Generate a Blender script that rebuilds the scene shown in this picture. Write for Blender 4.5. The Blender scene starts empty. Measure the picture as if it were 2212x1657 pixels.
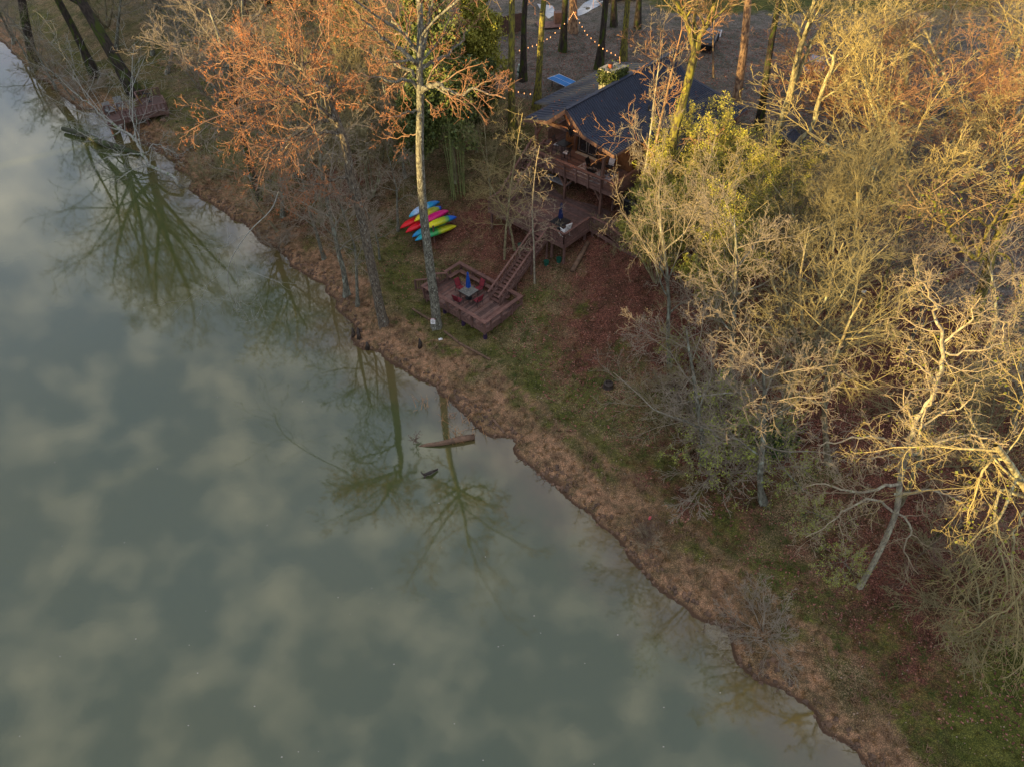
import bpy, math, random
import numpy as np
from mathutils import Vector, Matrix, Quaternion, noise as mnoise
R = math.radians
random.seed(11)
rng = random.Random(5)
sc = bpy.context.scene

# ------------------------------------------------------------------ camera
CAM_H, TILT = 35.0, R(45.5)
W_PX, FPX = 2212.0, 1535.0            # focal length in pixels of a 2212 px wide frame
cd = bpy.data.cameras.new("camera"); cam = bpy.data.objects.new("camera", cd)
sc.collection.objects.link(cam); sc.camera = cam
cam.location = (0, 0, CAM_H); cam.rotation_euler = (math.pi/2 - TILT, 0, 0)
cd.sensor_width = 36; cd.lens = 36*FPX/W_PX; cd.clip_end = 3000; cd.clip_start = 0.5
# ------------------------------------------------------------------ sky, sun, exposure
SUN_EL = R(7.0)
SUN_DIR = Vector((-0.84*math.cos(SUN_EL), -0.54*math.cos(SUN_EL), math.sin(SUN_EL))).normalized()
world = bpy.data.worlds.new("World"); sc.world = world; world.use_nodes = True
nt = world.node_tree; nt.nodes.clear()
def wn(t, **k):
    n = nt.nodes.new(t)
    for a, b in k.items(): setattr(n, a, b)
    return n
wo = wn('ShaderNodeOutputWorld'); bg = wn('ShaderNodeBackground'); sky = wn('ShaderNodeTexSky')
sky.sky_type = 'NISHITA'; sky.sun_disc = False; sky.sun_elevation = SUN_EL
sky.sun_rotation = math.atan2(SUN_DIR.x, SUN_DIR.y); sky.dust_density = 1.0
bg.inputs[1].default_value = 0.07
tc = wn('ShaderNodeTexCoord'); mp = wn('ShaderNodeMapping'); mp.inputs['Scale'].default_value = (1, 1, 1.5)
n1 = wn('ShaderNodeTexNoise'); n1.inputs['Scale'].default_value = 15; n1.inputs['Detail'].default_value = 4; n1.inputs['Roughness'].default_value = .5
n2 = wn('ShaderNodeTexNoise'); n2.inputs['Scale'].default_value = 1.7; n2.inputs['Detail'].default_value = 2
rp = wn('ShaderNodeValToRGB'); rp.color_ramp.elements[0].position = .44; rp.color_ramp.elements[1].position = .82
rp2 = wn('ShaderNodeValToRGB'); rp2.color_ramp.elements[0].position = .3; rp2.color_ramp.elements[1].position = .7
rp2.color_ramp.elements[0].color = (2.9, 3.5, 5.0, 1); rp2.color_ramp.elements[1].color = (4.6, 5.0, 6.2, 1)
mxa = wn('ShaderNodeMixRGB'); mxa.inputs[0].default_value = .8
mx = wn('ShaderNodeMixRGB'); mx.inputs[2].default_value = (9.8, 9.2, 8.0, 1)
L = nt.links.new
L(tc.outputs['Generated'], mp.inputs[0]); L(mp.outputs[0], n1.inputs[0]); L(mp.outputs[0], n2.inputs[0])
L(n1.outputs[0], rp.inputs[0]); L(n2.outputs[0], rp2.inputs[0])
L(sky.outputs[0], mxa.inputs[1]); L(rp2.outputs[0], mxa.inputs[2])
L(rp.outputs[0], mx.inputs[0]); L(mxa.outputs[0], mx.inputs[1]); L(mx.outputs[0], bg.inputs[0]); L(bg.outputs[0], wo.inputs[0])
sd = bpy.data.lights.new("sun", 'SUN'); sd.energy = 5.0; sd.angle = R(0.6); sd.color = (1.0, 0.69, 0.26)
sun = bpy.data.objects.new("sun", sd); sc.collection.objects.link(sun)
sun.rotation_euler = (-SUN_DIR).to_track_quat('-Z', 'Y').to_euler()
sc.view_settings.view_transform = 'Standard'; sc.view_settings.look = 'None'
sc.view_settings.gamma = 1; sc.view_settings.use_curve_mapping = False
sc.view_settings.exposure = 1.68

# ------------------------------------------------------------------ unprojecting helpers (photo pixel -> point of the place)
CT, ST = math.cos(TILT), math.sin(TILT)
def ray(u, v):
    u -= 1106; v -= 828.5
    return Vector((u, FPX*CT - v*ST, -FPX*ST - v*CT))
def PZ(u, v, z):
    d = ray(u, v); t = (CAM_H - z)/-d.z
    return Vector((d.x*t, d.y*t, z))
def PY(u, v, y):
    d = ray(u, v); t = y/d.y
    return Vector((d.x*t, y, CAM_H + d.z*t))
def z4(x, y): return ((800+x/2.008)/1.736, y/2.008/1.736)
def z5(x, y): return ((2800+x/2.124)/1.736, y/2.124/1.736)
def z3(x, y): return (x/3.835, y/3.835)
def z7(x, y): return ((2240+x/2.071)/1.736, (700+y/2.071)/1.736)
def z6b(x, y): return ((2300+x/1.3805)/1.736, (1300+y/1.3805)/1.736)
def zt(x, y): return ((1800+x/2.212)/1.736, y/2.212/1.736)
def zk(x, y): return ((1460+x/7.373)/1.736, (720+y/7.373)/1.736)
def zdk(x, y): return ((1550+x/4.733)/1.736, (950+y/4.733)/1.736)
def z1(x, y): return ((1900+x/2.209)/1.736, (200+y/2.209)/1.736)

# ------------------------------------------------------------------ terrain
SHPX = [(-30, 60), (0, 88), (24, 112), (57, 140), (110, 190), (170, 232), (230, 252), (285, 285), (318, 312), (365, 347), (396, 372), (415, 412), (520, 478), (565, 522), (640, 572), (700, 612), (735, 652), (747, 690), (762, 728), (800, 757), (850, 790), (905, 817), (950, 838), (985, 872), (1030, 905), (1062, 937), (1092, 952), (1130, 987), (1180, 1040), (1240, 1085), (1310, 1132), (1352, 1190), (1440, 1275), (1530, 1342), (1600, 1420), (1690, 1492), (1760, 1560), (1830, 1625), (1872, 1662)]
shore = [(-420, 420), (-180, 190), (-110, 135)] + [tuple(PZ(u, v, 0)[:2]) for u, v in SHPX] + [(19.5, 3), (30, -12), (60, -55), (300, -320)]
shore = np.array(shore)
def sdist(X, Y):
    X = np.asarray(X, float); Y = np.asarray(Y, float)
    best = np.full(X.shape, 1e9); sgn = np.ones(X.shape)
    for (ax, ay), (bx, by) in zip(shore[:-1], shore[1:]):
        dx, dy = bx-ax, by-ay
        t = np.clip(((X-ax)*dx + (Y-ay)*dy)/(dx*dx+dy*dy), 0, 1)
        px, py = X-ax-t*dx, Y-ay-t*dy
        d = np.hypot(px, py)
        s = np.sign(dx*py - dy*px)
        m = d < best - 1e-9
        best = np.where(m, d, best); sgn = np.where(m, s, sgn)
    return best*sgn
FD = [-400, -150, -100, -78, -55, -50, -30, -4, -.8, 0, .25, .7, 1.6, 1.95, 2.8, 5, 9, 13, 18, 23, 28, 60, 150, 3000]
FZ = [12, 12, 10, 7, 1.5, -.6, -2, -.9, -.30, 0, .34, .42, .52, .90, .98, 1.15, 2.0, 3.3, 4.9, 6.4, 7.0, 7.5, 8.5, 8.5]
def height(X, Y):
    d = sdist(X, Y); X = np.asarray(X, float); Y = np.asarray(Y, float)
    w = .30*np.sin(1.1*X + 2.1*np.sin(.53*Y+1)) + .20*np.sin(2.3*Y - 1.7*np.sin(1.3*X)) + .09*np.sin(3.6*X+2.3*Y+2*np.sin(1.5*Y))
    d = d + w*np.exp(-((d-1.2)/3.2)**2)
    return np.interp(d, FD, FZ), d
def nz(x, y, s, k=0): return mnoise.noise(Vector((x*s, y*s, k)))
def bankn(x, y, d):
    if d < -.3 or d > 4.2: return 0
    return (.22*nz(x, y, .9, 3) + .10*nz(x, y, 2.0, 5))*max(0, 1-abs(d-1.2)/3)*min(1, .35+max(0, d))
def gz(x, y):
    z, d = height(np.array([x]), np.array([y])); z = float(z[0]); d = float(d[0])
    a = .12 if d > .2 else 0.03
    z += a*nz(x, y, .55) + bankn(x, y, d)
    return z
def G(u, v):
    d = ray(u, v); z = 3.0
    for _ in range(14):
        t = (CAM_H - z)/-d.z; z = .5*z + .5*gz(d.x*t, d.y*t)
    t = (CAM_H - z)/-d.z
    return Vector((d.x*t, d.y*t, gz(d.x*t, d.y*t)))

# ------------------------------------------------------------------ materials
def nodemat(name):
    m = bpy.data.materials.new(name); m.use_nodes = True
    return m, m.node_tree, m.node_tree.nodes['Principled BSDF']
def lin(c): return tuple(c)+(1,) if len(c) == 3 else c
def add(nt, t, **k):
    n = nt.nodes.new(t)
    for a, b in k.items(): setattr(n, a, b)
    return n
def noise_mix(nt, vec, scale, c0, c1, p0=.4, p1=.6, detail=3):
    n = add(nt, 'ShaderNodeTexNoise'); n.inputs['Scale'].default_value = scale; n.inputs['Detail'].default_value = detail
    if vec is not None: nt.links.new(vec, n.inputs['Vector'])
    r = add(nt, 'ShaderNodeMapRange'); r.inputs[1].default_value = p0; r.inputs[2].default_value = p1
    nt.links.new(n.outputs[0], r.inputs[0])
    m = add(nt, 'ShaderNodeMixRGB')
    for i, c in ((1, c0), (2, c1)):
        if isinstance(c, tuple): m.inputs[i].default_value = lin(c)
        else: nt.links.new(c, m.inputs[i])
    nt.links.new(r.outputs[0], m.inputs[0])
    return m.outputs[0], n
def simple(name, col, rough=.7, col2=None, scale=6, metal=0, bump=0, bscale=40, stretch=None, p=(.35, .65), spec=.3):
    m, nt, b = nodemat(name)
    b.inputs['Roughness'].default_value = rough; b.inputs['Metallic'].default_value = metal
    b.inputs['Specular IOR Level'].default_value = spec
    g = add(nt, 'ShaderNodeNewGeometry'); vec = g.outputs['Position']
    if stretch:
        mp = add(nt, 'ShaderNodeMapping'); mp.inputs['Scale'].default_value = stretch; mp.inputs['Rotation'].default_value = (0, 0, R(41.4))
        nt.links.new(vec, mp.inputs[0]); vec = mp.outputs[0]
    c = col2 or tuple(x*.7 for x in col)
    o, n = noise_mix(nt, vec, scale, col, c, *p)
    o2, _ = noise_mix(nt, vec, scale*.13, tuple([.8]*3), (1., 1., 1.))
    mu = add(nt, 'ShaderNodeMixRGB', blend_type='MULTIPLY'); mu.inputs[0].default_value = 1
    nt.links.new(o, mu.inputs[1]); nt.links.new(o2, mu.inputs[2]); nt.links.new(mu.outputs[0], b.inputs['Base Color'])
    if bump:
        bn = add(nt, 'ShaderNodeTexNoise'); bn.inputs['Scale'].default_value = bscale; nt.links.new(vec, bn.inputs['Vector'])
        bb = add(nt, 'ShaderNodeBump'); bb.inputs['Strength'].default_value = bump; bb.inputs['Distance'].default_value = .03
        nt.links.new(bn.outputs[0], bb.inputs['Height']); nt.links.new(bb.outputs[0], b.inputs['Normal'])
    return m
M = {}
M['stain'] = simple('brown_stained_wood', (.175, .10, .082), .75, (.12, .068, .056), 5, bump=.3)
M['stain2'] = simple('brown_stained_boards', (.19, .098, .075), .8, (.12, .062, .05), 3.5, bump=.3, bscale=25)
M['stainr'] = simple('red_brown_wood', (.165, .09, .066), .7, (.11, .06, .045), 4, bump=.3)
M['stain3'] = simple('worn_deck_boards', (.24, .135, .105), .8, (.16, .10, .085), 3.5, bump=.3)
M['stain4'] = simple('dark_deck_boards', (.135, .08, .068), .8, (.095, .057, .048), 3.5, bump=.3)
TONES = {'stain2': ('stain2', 'stain3', 'stain4'), 'darkdeck': ('darkdeck', 'stain2', 'stain4')}
M['darkdeck'] = simple('weathered_deck_wood', (.15, .088, .072), .8, (.10, .06, .05), 4)
M['logwall'] = simple('log_wall_wood', (.22, .10, .038), .65, (.13, .055, .022), 3, bump=.3)
M['roof'] = simple('dark_shingle_roof', (.013, .021, .042), .75, (.022, .030, .052), 9, bump=.5, bscale=14, spec=.4)
M['roofrib'] = simple('roof_shingle_edge', (.034, .044, .072), .6, (.018, .025, .045), 5)
M['stone'] = simple('pale_field_stone', (.38, .34, .28), .85, (.22, .21, .16), 4, bump=.5, bscale=12)
M['mortar'] = simple('stone_mortar', (.2, .19, .16), .9)
M['clay'] = simple('clay_pot', (.30, .09, .05), .8)
M['black'] = simple('black_metal', (.018, .018, .02), .45)
M['glass'] = simple('dark_window_glass', (.02, .022, .028), .08, spec=.8)
M['white'] = simple('white_paint', (.75, .75, .74), .6, (.62, .62, .6))
M['cream'] = simple('cream_curtain', (.55, .50, .42), .9)
M['cushion'] = simple('white_cushion', (.62, .62, .66), .9)
M['redcloth'] = simple('red_sling_fabric', (.24, .03, .04), .8, (.17, .02, .03))
M['tableglass'] = simple('frosted_table_glass', (.12, .12, .105), .25, (.2, .19, .17), 9)
M['blue'] = simple('blue_canvas', (.012, .085, .42), .8, (.008, .05, .28), 8)
M['navy'] = simple('navy_canvas', (.012, .022, .10), .8)
M['ppblue'] = simple('blue_table_paint', (.012, .15, .42), .7, (.010, .13, .37))
M['purple'] = simple('dark_purple_wrap', (.035, .018, .05), .7)
M['bank_root'] = simple('wet_root', (.05, .035, .025), .8)
M['log'] = simple('old_log_wood', (.20, .12, .075), .85, (.11, .07, .045), 3, bump=.4)
M['wetlog'] = simple('wet_driftwood', (.06, .045, .035), .6, (.03, .022, .018), 5)
M['reed'] = simple('dry_reed', (.42, .24, .10), .9, (.3, .15, .07))
M['carblack'] = simple('black_car_paint', (.012, .014, .018), .4, spec=.4)
M['carblue'] = simple('blue_grey_car_paint', (.07, .09, .14), .25, spec=.6)
M['rubber'] = simple('rubber', (.02, .02, .02), .9)
M['bag'] = simple('white_sack', (.55, .58, .52), .8, (.25, .33, .25), 4)
M['picket'] = simple('picket_wood', (.12, .065, .05), .85, (.08, .045, .035))
M['grey'] = simple('grey_plastic', (.22, .235, .235), .7)
M['green'] = simple('green_plastic', (.012, .10, .065), .6)
M['yellow'] = simple('yellow_pole_paint', (.55, .33, .02), .5)
M['pink'] = simple('pink_ribbon', (.7, .12, .14), .6)
M['lattice'] = simple('tan_lattice_wood', (.30, .22, .12), .8)
M['sunwood'] = simple('sunlit_timber', (.45, .24, .06), .7, (.3, .14, .04))  # yellow of the low sun put into the beam colour
M['fabricgrey'] = simple('grey_plank', (.33, .32, .33), .8)
M['rug'] = simple('patterned_rug', (.50, .46, .44), .95, (.26, .22, .24), 5, p=(.45, .55))
M['woodend'] = simple('split_firewood', (.25, .11, .06), .85, (.13, .06, .04), 6)
M['ivy'] = simple('ivy_leaves', (.035, .055, .012), .65, (.075, .09, .02), 9)
M['cane'] = simple('bamboo_cane', (.24, .27, .10), .5, (.14, .18, .06), 6)
M['ivygreen'] = simple('ivy_mound_leaves', (.03, .075, .015), .5, (.07, .12, .02), 5)
M['mosslog'] = simple('mossy_wet_log', (.045, .04, .03), .8, (.05, .07, .02), 2.5, bump=.4)
M['leafyel'] = simple('yellow_green_leaves', (.36, .33, .05), .6, (.24, .25, .035), 4)
M['leafgrn'] = simple('fresh_green_leaves', (.24, .29, .05), .6, (.32, .34, .06), 4)
M['leafdk'] = simple('evergreen_leaves', (.05, .085, .022), .5, (.17, .19, .045), 3)
M['leafor'] = simple('orange_catkins', (.40, .12, .03), .7, (.26, .09, .025), 4)
M['leafmist'] = simple('mistletoe_leaves', (.15, .16, .012), .6, (.09, .11, .01), 4)
M['litterleaf'] = simple('fallen_leaves', (.125, .042, .030), .85, (.34, .155, .105), 9, p=(.5, .6))
M['grassblade'] = simple('grass_blades', (.05, .075, .012), .8, (.13, .13, .03), 3)
M['strand'] = simple('dry_bank_grass', (.26, .16, .09), .9, (.15, .09, .05), 3)
def emis(name, col, s):
    m, nt, b = nodemat(name); b.inputs['Base Color'].default_value = lin(col)
    b.inputs['Emission Color'].default_value = lin(col); b.inputs['Emission Strength'].default_value = s
    return m
M['bulb'] = emis('warm_bulb', (1.0, .42, .13), .7)
M['lampglow'] = emis('porch_lamp_glow', (1.0, .42, .10), 6)
def bark(name, c0, c1, c2, sc1=5, sc2=1.6, pa=(.45, .55), pb=(.55, .62), tw=None, twr=(.02, .06)):
    """c0/c1: bark mottling, c2: lichen or moss patches; tw: colour of thin shoots, by the vertex attribute thick"""
    m, nt, b = nodemat(name); b.inputs['Roughness'].default_value = .85; b.inputs['Specular IOR Level'].default_value = .15
    t = add(nt, 'ShaderNodeTexCoord'); mp = add(nt, 'ShaderNodeMapping'); mp.inputs['Scale'].default_value = (1, 1, .33)
    nt.links.new(t.outputs['Object'], mp.inputs[0])
    o, n = noise_mix(nt, mp.outputs[0], sc1*2, c0, c1, *pa, detail=5)
    o2, n2 = noise_mix(nt, mp.outputs[0], sc2*2.2, o, c2, *pb, detail=6)
    if tw:
        a = add(nt, 'ShaderNodeAttribute', attribute_name='thick')
        r = add(nt, 'ShaderNodeMapRange'); r.inputs[1].default_value = twr[0]; r.inputs[2].default_value = twr[1]
        nt.links.new(a.outputs['Fac'], r.inputs[0]); mm = add(nt, 'ShaderNodeMixRGB'); mm.inputs[1].default_value = lin(tw)
        nt.links.new(r.outputs[0], mm.inputs[0]); nt.links.new(o2, mm.inputs[2]); o2 = mm.outputs[0]
    nt.links.new(o2, b.inputs['Base Color'])
    bb = add(nt, 'ShaderNodeBump'); bb.inputs['Strength'].default_value = .7; bb.inputs['Distance'].default_value = .05
    nt.links.new(n.outputs[0], bb.inputs['Height']); nt.links.new(bb.outputs[0], b.inputs['Normal'])
    return m
B = {
 'lichen': bark('lichen_bark', (.15, .125, .09), (.07, .058, .045), (.30, .31, .27), 6, 6.5, pb=(.60, .68), tw=(.30, .17, .10)),
 'sycamore': bark('plated_grey_bark', (.16, .155, .12), (.075, .07, .055), (.33, .34, .28), 5, 7.5, pb=(.57, .65), tw=(.30, .16, .09)),
 'dark': bark('dark_mossy_bark', (.05, .04, .032), (.028, .023, .02), (.05, .065, .014), 4, 1.2, pb=(.5, .6), tw=(.16, .11, .08)),
 'moss': bark('yellow_mossy_bark', (.16, .15, .035), (.07, .06, .03), (.22, .20, .03), 4, 1.5, tw=(.28, .20, .11)),
 'pine': bark('orange_pine_bark', (.30, .19, .11), (.13, .08, .055), (.34, .24, .15), 4, 2, tw=(.2, .14, .08)),
 'pale': bark('pale_lichen_bark', (.30, .27, .19), (.18, .16, .12), (.36, .36, .26), 5, 2, tw=(.31, .25, .16)),
 'pale2': bark('pale_olive_bark', (.28, .24, .13), (.15, .13, .07), (.34, .34, .20), 5, 2, tw=(.32, .26, .115)),
 'tan': bark('tan_twig_bark', (.20, .17, .10), (.12, .10, .06), (.27, .28, .17), 5, 2, tw=(.22, .19, .095)),
 'grey': bark('grey_green_bark', (.17, .17, .13), (.09, .085, .065), (.28, .31, .25), 5, 2, tw=(.25, .21, .155)),
 'white': bark('bleached_bark', (.30, .30, .26), (.18, .18, .16), (.10, .13, .06), 5, 1.4, tw=(.30, .30, .26)),
 'reddish': bark('reddish_shoot_bark', (.22, .15, .09), (.14, .09, .06), (.26, .22, .14), 5, 2, tw=(.30, .165, .085)),
}

# ------------------------------------------------------------------ object helpers
col = sc.collection
def tag(o, label=None, cat=None, group=None, kind=None):
    for k, v in (('label', label), ('category', cat), ('group', group), ('kind', kind)):
        if v: o[k] = v
    return o
WM = {}
def thing(name, label, cat, mat, group=None):
    o = bpy.data.objects.new(name, None); col.objects.link(o); o.empty_display_size = .3
    o.matrix_world = mat; WM[o] = mat.copy()
    return tag(o, label, cat, group)
def at(x, y, z, rz=0): return Matrix.Translation((x, y, z)) @ Matrix.Rotation(rz, 4, 'Z')
def link(name, me, world_m, parent=None):
    o = bpy.data.objects.new(name, me); col.objects.link(o)
    if parent is not None:
        o.parent = parent; o.matrix_local = WM[parent].inverted() @ world_m
    else: o.matrix_world = world_m
    WM[o] = world_m.copy()
    return o
class MB:
    def __init__(s): s.v = []; s.f = []
    def box(s, c, d, rot=None, taper=1):
        i = len(s.v); c = Vector(c)
        for x, y, z in ((-1,-1,-1),(1,-1,-1),(1,1,-1),(-1,1,-1),(-1,-1,1),(1,-1,1),(1,1,1),(-1,1,1)):
            k = taper if z > 0 else 1
            p = Vector((x*d[0]/2*k, y*d[1]/2*k, z*d[2]/2))
            if rot: p = rot @ p
            s.v.append(c+p)
        for q in ((0,3,2,1),(4,5,6,7),(0,1,5,4),(1,2,6,5),(2,3,7,6),(3,0,4,7)): s.f.append([i+a for a in q])
        return s
    def bar(s, p, q, w, h, up=(0, 0, 1)):
        m = barm(p, q, w, h, up); i = len(s.v)
        for x, y, z in ((-1,-1,-1),(1,-1,-1),(1,1,-1),(-1,1,-1),(-1,-1,1),(1,-1,1),(1,1,1),(-1,1,1)): s.v.append(m @ Vector((x/2, y/2, z/2)))
        for a in ((0,3,2,1),(4,5,6,7),(0,1,5,4),(1,2,6,5),(2,3,7,6),(3,0,4,7)): s.f.append([i+b for b in a])
        return s
    def tube(s, pts, rad, k=6, cap=True):
        pts = [Vector(p) for p in pts]
        if not isinstance(rad, (list, tuple)): rad = [rad]*len(pts)
        i0 = len(s.v); n = len(pts)
        for i, p in enumerate(pts):
            t = (pts[min(i+1, n-1)] - pts[max(i-1, 0)]).normalized()
            a = t.cross(Vector((.31, .17, .93)) if abs(t.z) < .9 else Vector((1, .1, 0))).normalized(); b = t.cross(a)
            for j in range(k):
                an = 2*math.pi*j/k; s.v.append(p + (a*math.cos(an) + b*math.sin(an))*rad[i])
        for i in range(n-1):
            for j in range(k):
                s.f.append([i0+i*k+j, i0+i*k+(j+1) % k, i0+(i+1)*k+(j+1) % k, i0+(i+1)*k+j])
        if cap: s.f.append([i0+j for j in range(k)][::-1]); s.f.append([i0+(n-1)*k+j for j in range(k)])
        return s
    def lathe(s, c, prof, k=12):
        i0 = len(s.v)
        for r, z in prof:
            for j in range(k):
                a = 2*math.pi*j/k; s.v.append(Vector((c[0]+r*math.cos(a), c[1]+r*math.sin(a), c[2]+z)))
        for i in range(len(prof)-1):
            for j in range(k): s.f.append([i0+i*k+j, i0+i*k+(j+1) % k, i0+(i+1)*k+(j+1) % k, i0+(i+1)*k+j])
        s.f.append([i0+j for j in range(k)][::-1]); s.f.append([i0+(len(prof)-1)*k+j for j in range(k)])
        return s
    def quad(s, *p): i = len(s.v); s.v += [Vector(a) for a in p]; s.f.append(list(range(i, i+len(p)))); return s
    def mesh(s, name, mat, smooth=False):
        me = bpy.data.meshes.new(name); me.from_pydata([tuple(v) for v in s.v], [], s.f); me.update()
        if mat: me.materials.append(mat)
        if smooth: me.polygons.foreach_set('use_smooth', [True]*len(me.polygons))
        return me
    def put(s, name, mat, parent, frame, smooth=False):
        return link(name, s.mesh(name, mat, smooth), frame, parent)
def barm(p, q, w, h, up=(0, 0, 1)):
    p = Vector(p); q = Vector(q); d = q-p; Ln = d.length; x = d.normalized(); up = Vector(up)
    if abs(x.dot(up)) > .99: up = Vector((1, 0, 0))
    y = up.cross(x).normalized(); z = x.cross(y)
    m = Matrix(((x.x*Ln, y.x*w, z.x*h, 0), (x.y*Ln, y.y*w, z.y*h, 0), (x.z*Ln, y.z*w, z.z*h, 0), (0, 0, 0, 1)))
    return Matrix.Translation((p+q)/2) @ m
CUBES = {}
def cube_me(mat):
    if mat.name not in CUBES: CUBES[mat.name] = MB().box((0, 0, 0), (1, 1, 1)).mesh('beam', mat)
    return CUBES[mat.name]
class Frame:
    """adds simple beams and boards, each an object sharing one mesh, in a local frame"""
    def __init__(s, M4, parent): s.M = M4; s.p = parent
    def bar(s, name, p, q, w, h, mat, up=(0, 0, 1)): return link(name, cube_me(M[mat]), s.M @ barm(p, q, w, h, up), s.p)
    def box(s, name, c, d, mat): return link(name, cube_me(M[mat]), s.M @ Matrix.Translation(c) @ Matrix.Diagonal((d[0], d[1], d[2], 1)), s.p)
    def mb(s, name, mb, mat, smooth=False): return mb.put(name, M[mat], s.p, s.M, smooth)
def copy_tree(o, world_m, label=None, group=None):
    c = o.copy(); col.objects.link(c); c.matrix_world = world_m; WM[c] = world_m.copy()
    if label: c['label'] = label
    if group: c['group'] = group
    for ch in o.children:
        k = ch.copy(); col.objects.link(k); k.parent = c
    return c

# ------------------------------------------------------------------ ground sheet
def axis(lo, hi, step, far, g=1.22):
    a = list(np.arange(lo, hi+1e-6, step)); s = step
    while a[-1] < far: s *= g; a.append(a[-1]+s)
    s = step
    while a[0] > -far: s *= g; a.insert(0, a[0]-s)
    return np.array(a)
gx = axis(-66, 66, .36, 1600); gy = axis(6, 112, .36, 1600)
GX, GY = np.meshgrid(gx, gy)
HZ, DD = height(GX, GY)
ny, nx = GX.shape
verts = np.zeros((ny*nx, 3)); fx, fy, fz, fd = GX.ravel(), GY.ravel(), HZ.ravel().copy(), DD.ravel()
near = (np.abs(fx) < 72) & (fy > 2) & (fy < 118)
NB = np.zeros(ny*nx)
for i in np.nonzero(near)[0]:
    x, y, d = fx[i], fy[i], fd[i]
    n = nz(x, y, .55); NB[i] = n
    fz[i] += (.12 if d > .2 else .03)*n
    fz[i] += bankn(x, y, d)
verts[:, 0], verts[:, 1], verts[:, 2] = fx, fy, fz
me = bpy.data.meshes.new('ground')
idx = np.arange(ny*nx).reshape(ny, nx)
quads = np.stack([idx[:-1, :-1], idx[:-1, 1:], idx[1:, 1:], idx[1:, :-1]], -1).reshape(-1, 4)
def fast_mesh(name, V, Q, smooth=True):
    me = bpy.data.meshes.new(name); V = np.asarray(V, np.float32); Q = np.asarray(Q, np.int32); k = Q.shape[1]
    me.vertices.add(len(V)); me.vertices.foreach_set('co', V.ravel())
    me.loops.add(Q.size); me.loops.foreach_set('vertex_index', Q.ravel())
    me.polygons.add(len(Q)); me.polygons.foreach_set('loop_start', np.arange(0, Q.size, k, dtype=np.int32))
    me.polygons.foreach_set('loop_total', np.full(len(Q), k, np.int32))
    if smooth: me.polygons.foreach_set('use_smooth', np.ones(len(Q), bool))
    me.update(calc_edges=True); return me
gme = fast_mesh('ground', verts, quads)
def blob(u, v, r, soft=.5):
    c = G(u, v); d = np.hypot(fx-c.x, fy-c.y)
    return .85*np.clip((r*1.25-d)/(r*1.1), 0, 1)
def blobs(lst):
    o = np.zeros(ny*nx)
    for b_ in lst: o = np.maximum(o, blob(*b_))
    return o
sm = lambda a, b_, x: np.clip((x-a)/(b_-a), 0, 1)
mud = sm(2.6, 1.6, fd + NB*1.1)
mud = np.maximum(mud, .9*np.clip(1-np.abs(fd-3.1)/.55, 0, 1)*sm(-12, -8, fx)*(fx < 16))
mud = np.maximum(mud, blobs([(800, 700, 2.6), (860, 735, 2.5), (800, 720, 2.), (1350, 1090, 1.8), (1400, 1140, 1.8), (1640, 1330, 1.6)])*.9)
moss = np.clip(.62*np.clip(1-np.abs(fd-5.0)/3.4, 0, 1)+NB*.5, 0, .8)*(fd > 1.8)*(fd < 11)
moss = np.maximum(moss, blobs([(930, 740, 1.6), (980, 760, 1.4), (1020, 700, 1.9), (1100, 860, 1.2), (1000, 810, 1.5), (1150, 880, 1.2), (1160, 640, 1.4), (1170, 690, 1.2), (1260, 670, 1.2), (860, 590, 2.2), (870, 640, 1.8), (850, 540, 2.2), (1210, 900, 1.9), (1280, 820, 1.2), (1340, 750, 1.0), (1750, 1350, 1.2), (1700, 1240, 1.4), (1230, 850, 1.6), (1150, 830, 1.8), (2180, 1500, 2.6), (430, 250, 4), (450, 180, 5), (330, 260, 2.5), (160, 150, 3), (1060, 760, 1.5), (900, 690, 1.2), (400, 110, 8), (1500, 1180, 2), (1600, 1290, 2.2), (1300, 1000, 2.5), (1420, 1090, 2), (1980, 1560, 3)]))
litter = np.maximum(.8*sm(7.5, 11.5, fd + NB*4)*sm(2, 6, fx), blobs([(1100, 520, 5.5), (1020, 480, 4), (1300, 700, 4.5), (1380, 650, 4), (960, 500, 3.5), (1250, 780, 2.5), (1080, 600, 3), (1500, 1050, 5), (700, 430, 7), (1900, 1250, 5), (2000, 1500, 3.5), (1950, 1350, 4)]))
yard = np.maximum(sm(23.5, 26.5, fd)*sm(-9, -4, fx)*sm(108, 92, fy), 0)
lawn = np.maximum(sm(82, 88, fy)*sm(12, 20, fx)*sm(60, 50, fx), blobs([(2150, 1600, 3.5), (2212, 1480, 3)]))
for nm, arr in (('mud', mud), ('moss', moss), ('litter', litter), ('yard', yard), ('lawn', lawn), ('shore', fd)):
    a = gme.attributes.new(nm, 'FLOAT', 'POINT'); a.data.foreach_set('value', arr.astype(np.float32))
m, nt, b = nodemat('forest_floor'); b.inputs['Roughness'].default_value = .95; b.inputs['Specular IOR Level'].default_value = .1
g = add(nt, 'ShaderNodeNewGeometry'); vec = g.outputs['Position']
base, nA = noise_mix(nt, vec, 11, (.075, .072, .030), (.235, .17, .105), .38, .64, 6)
base, _ = noise_mix(nt, vec, .5, base, (.09, .088, .030), .42, .66, 4)
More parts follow.
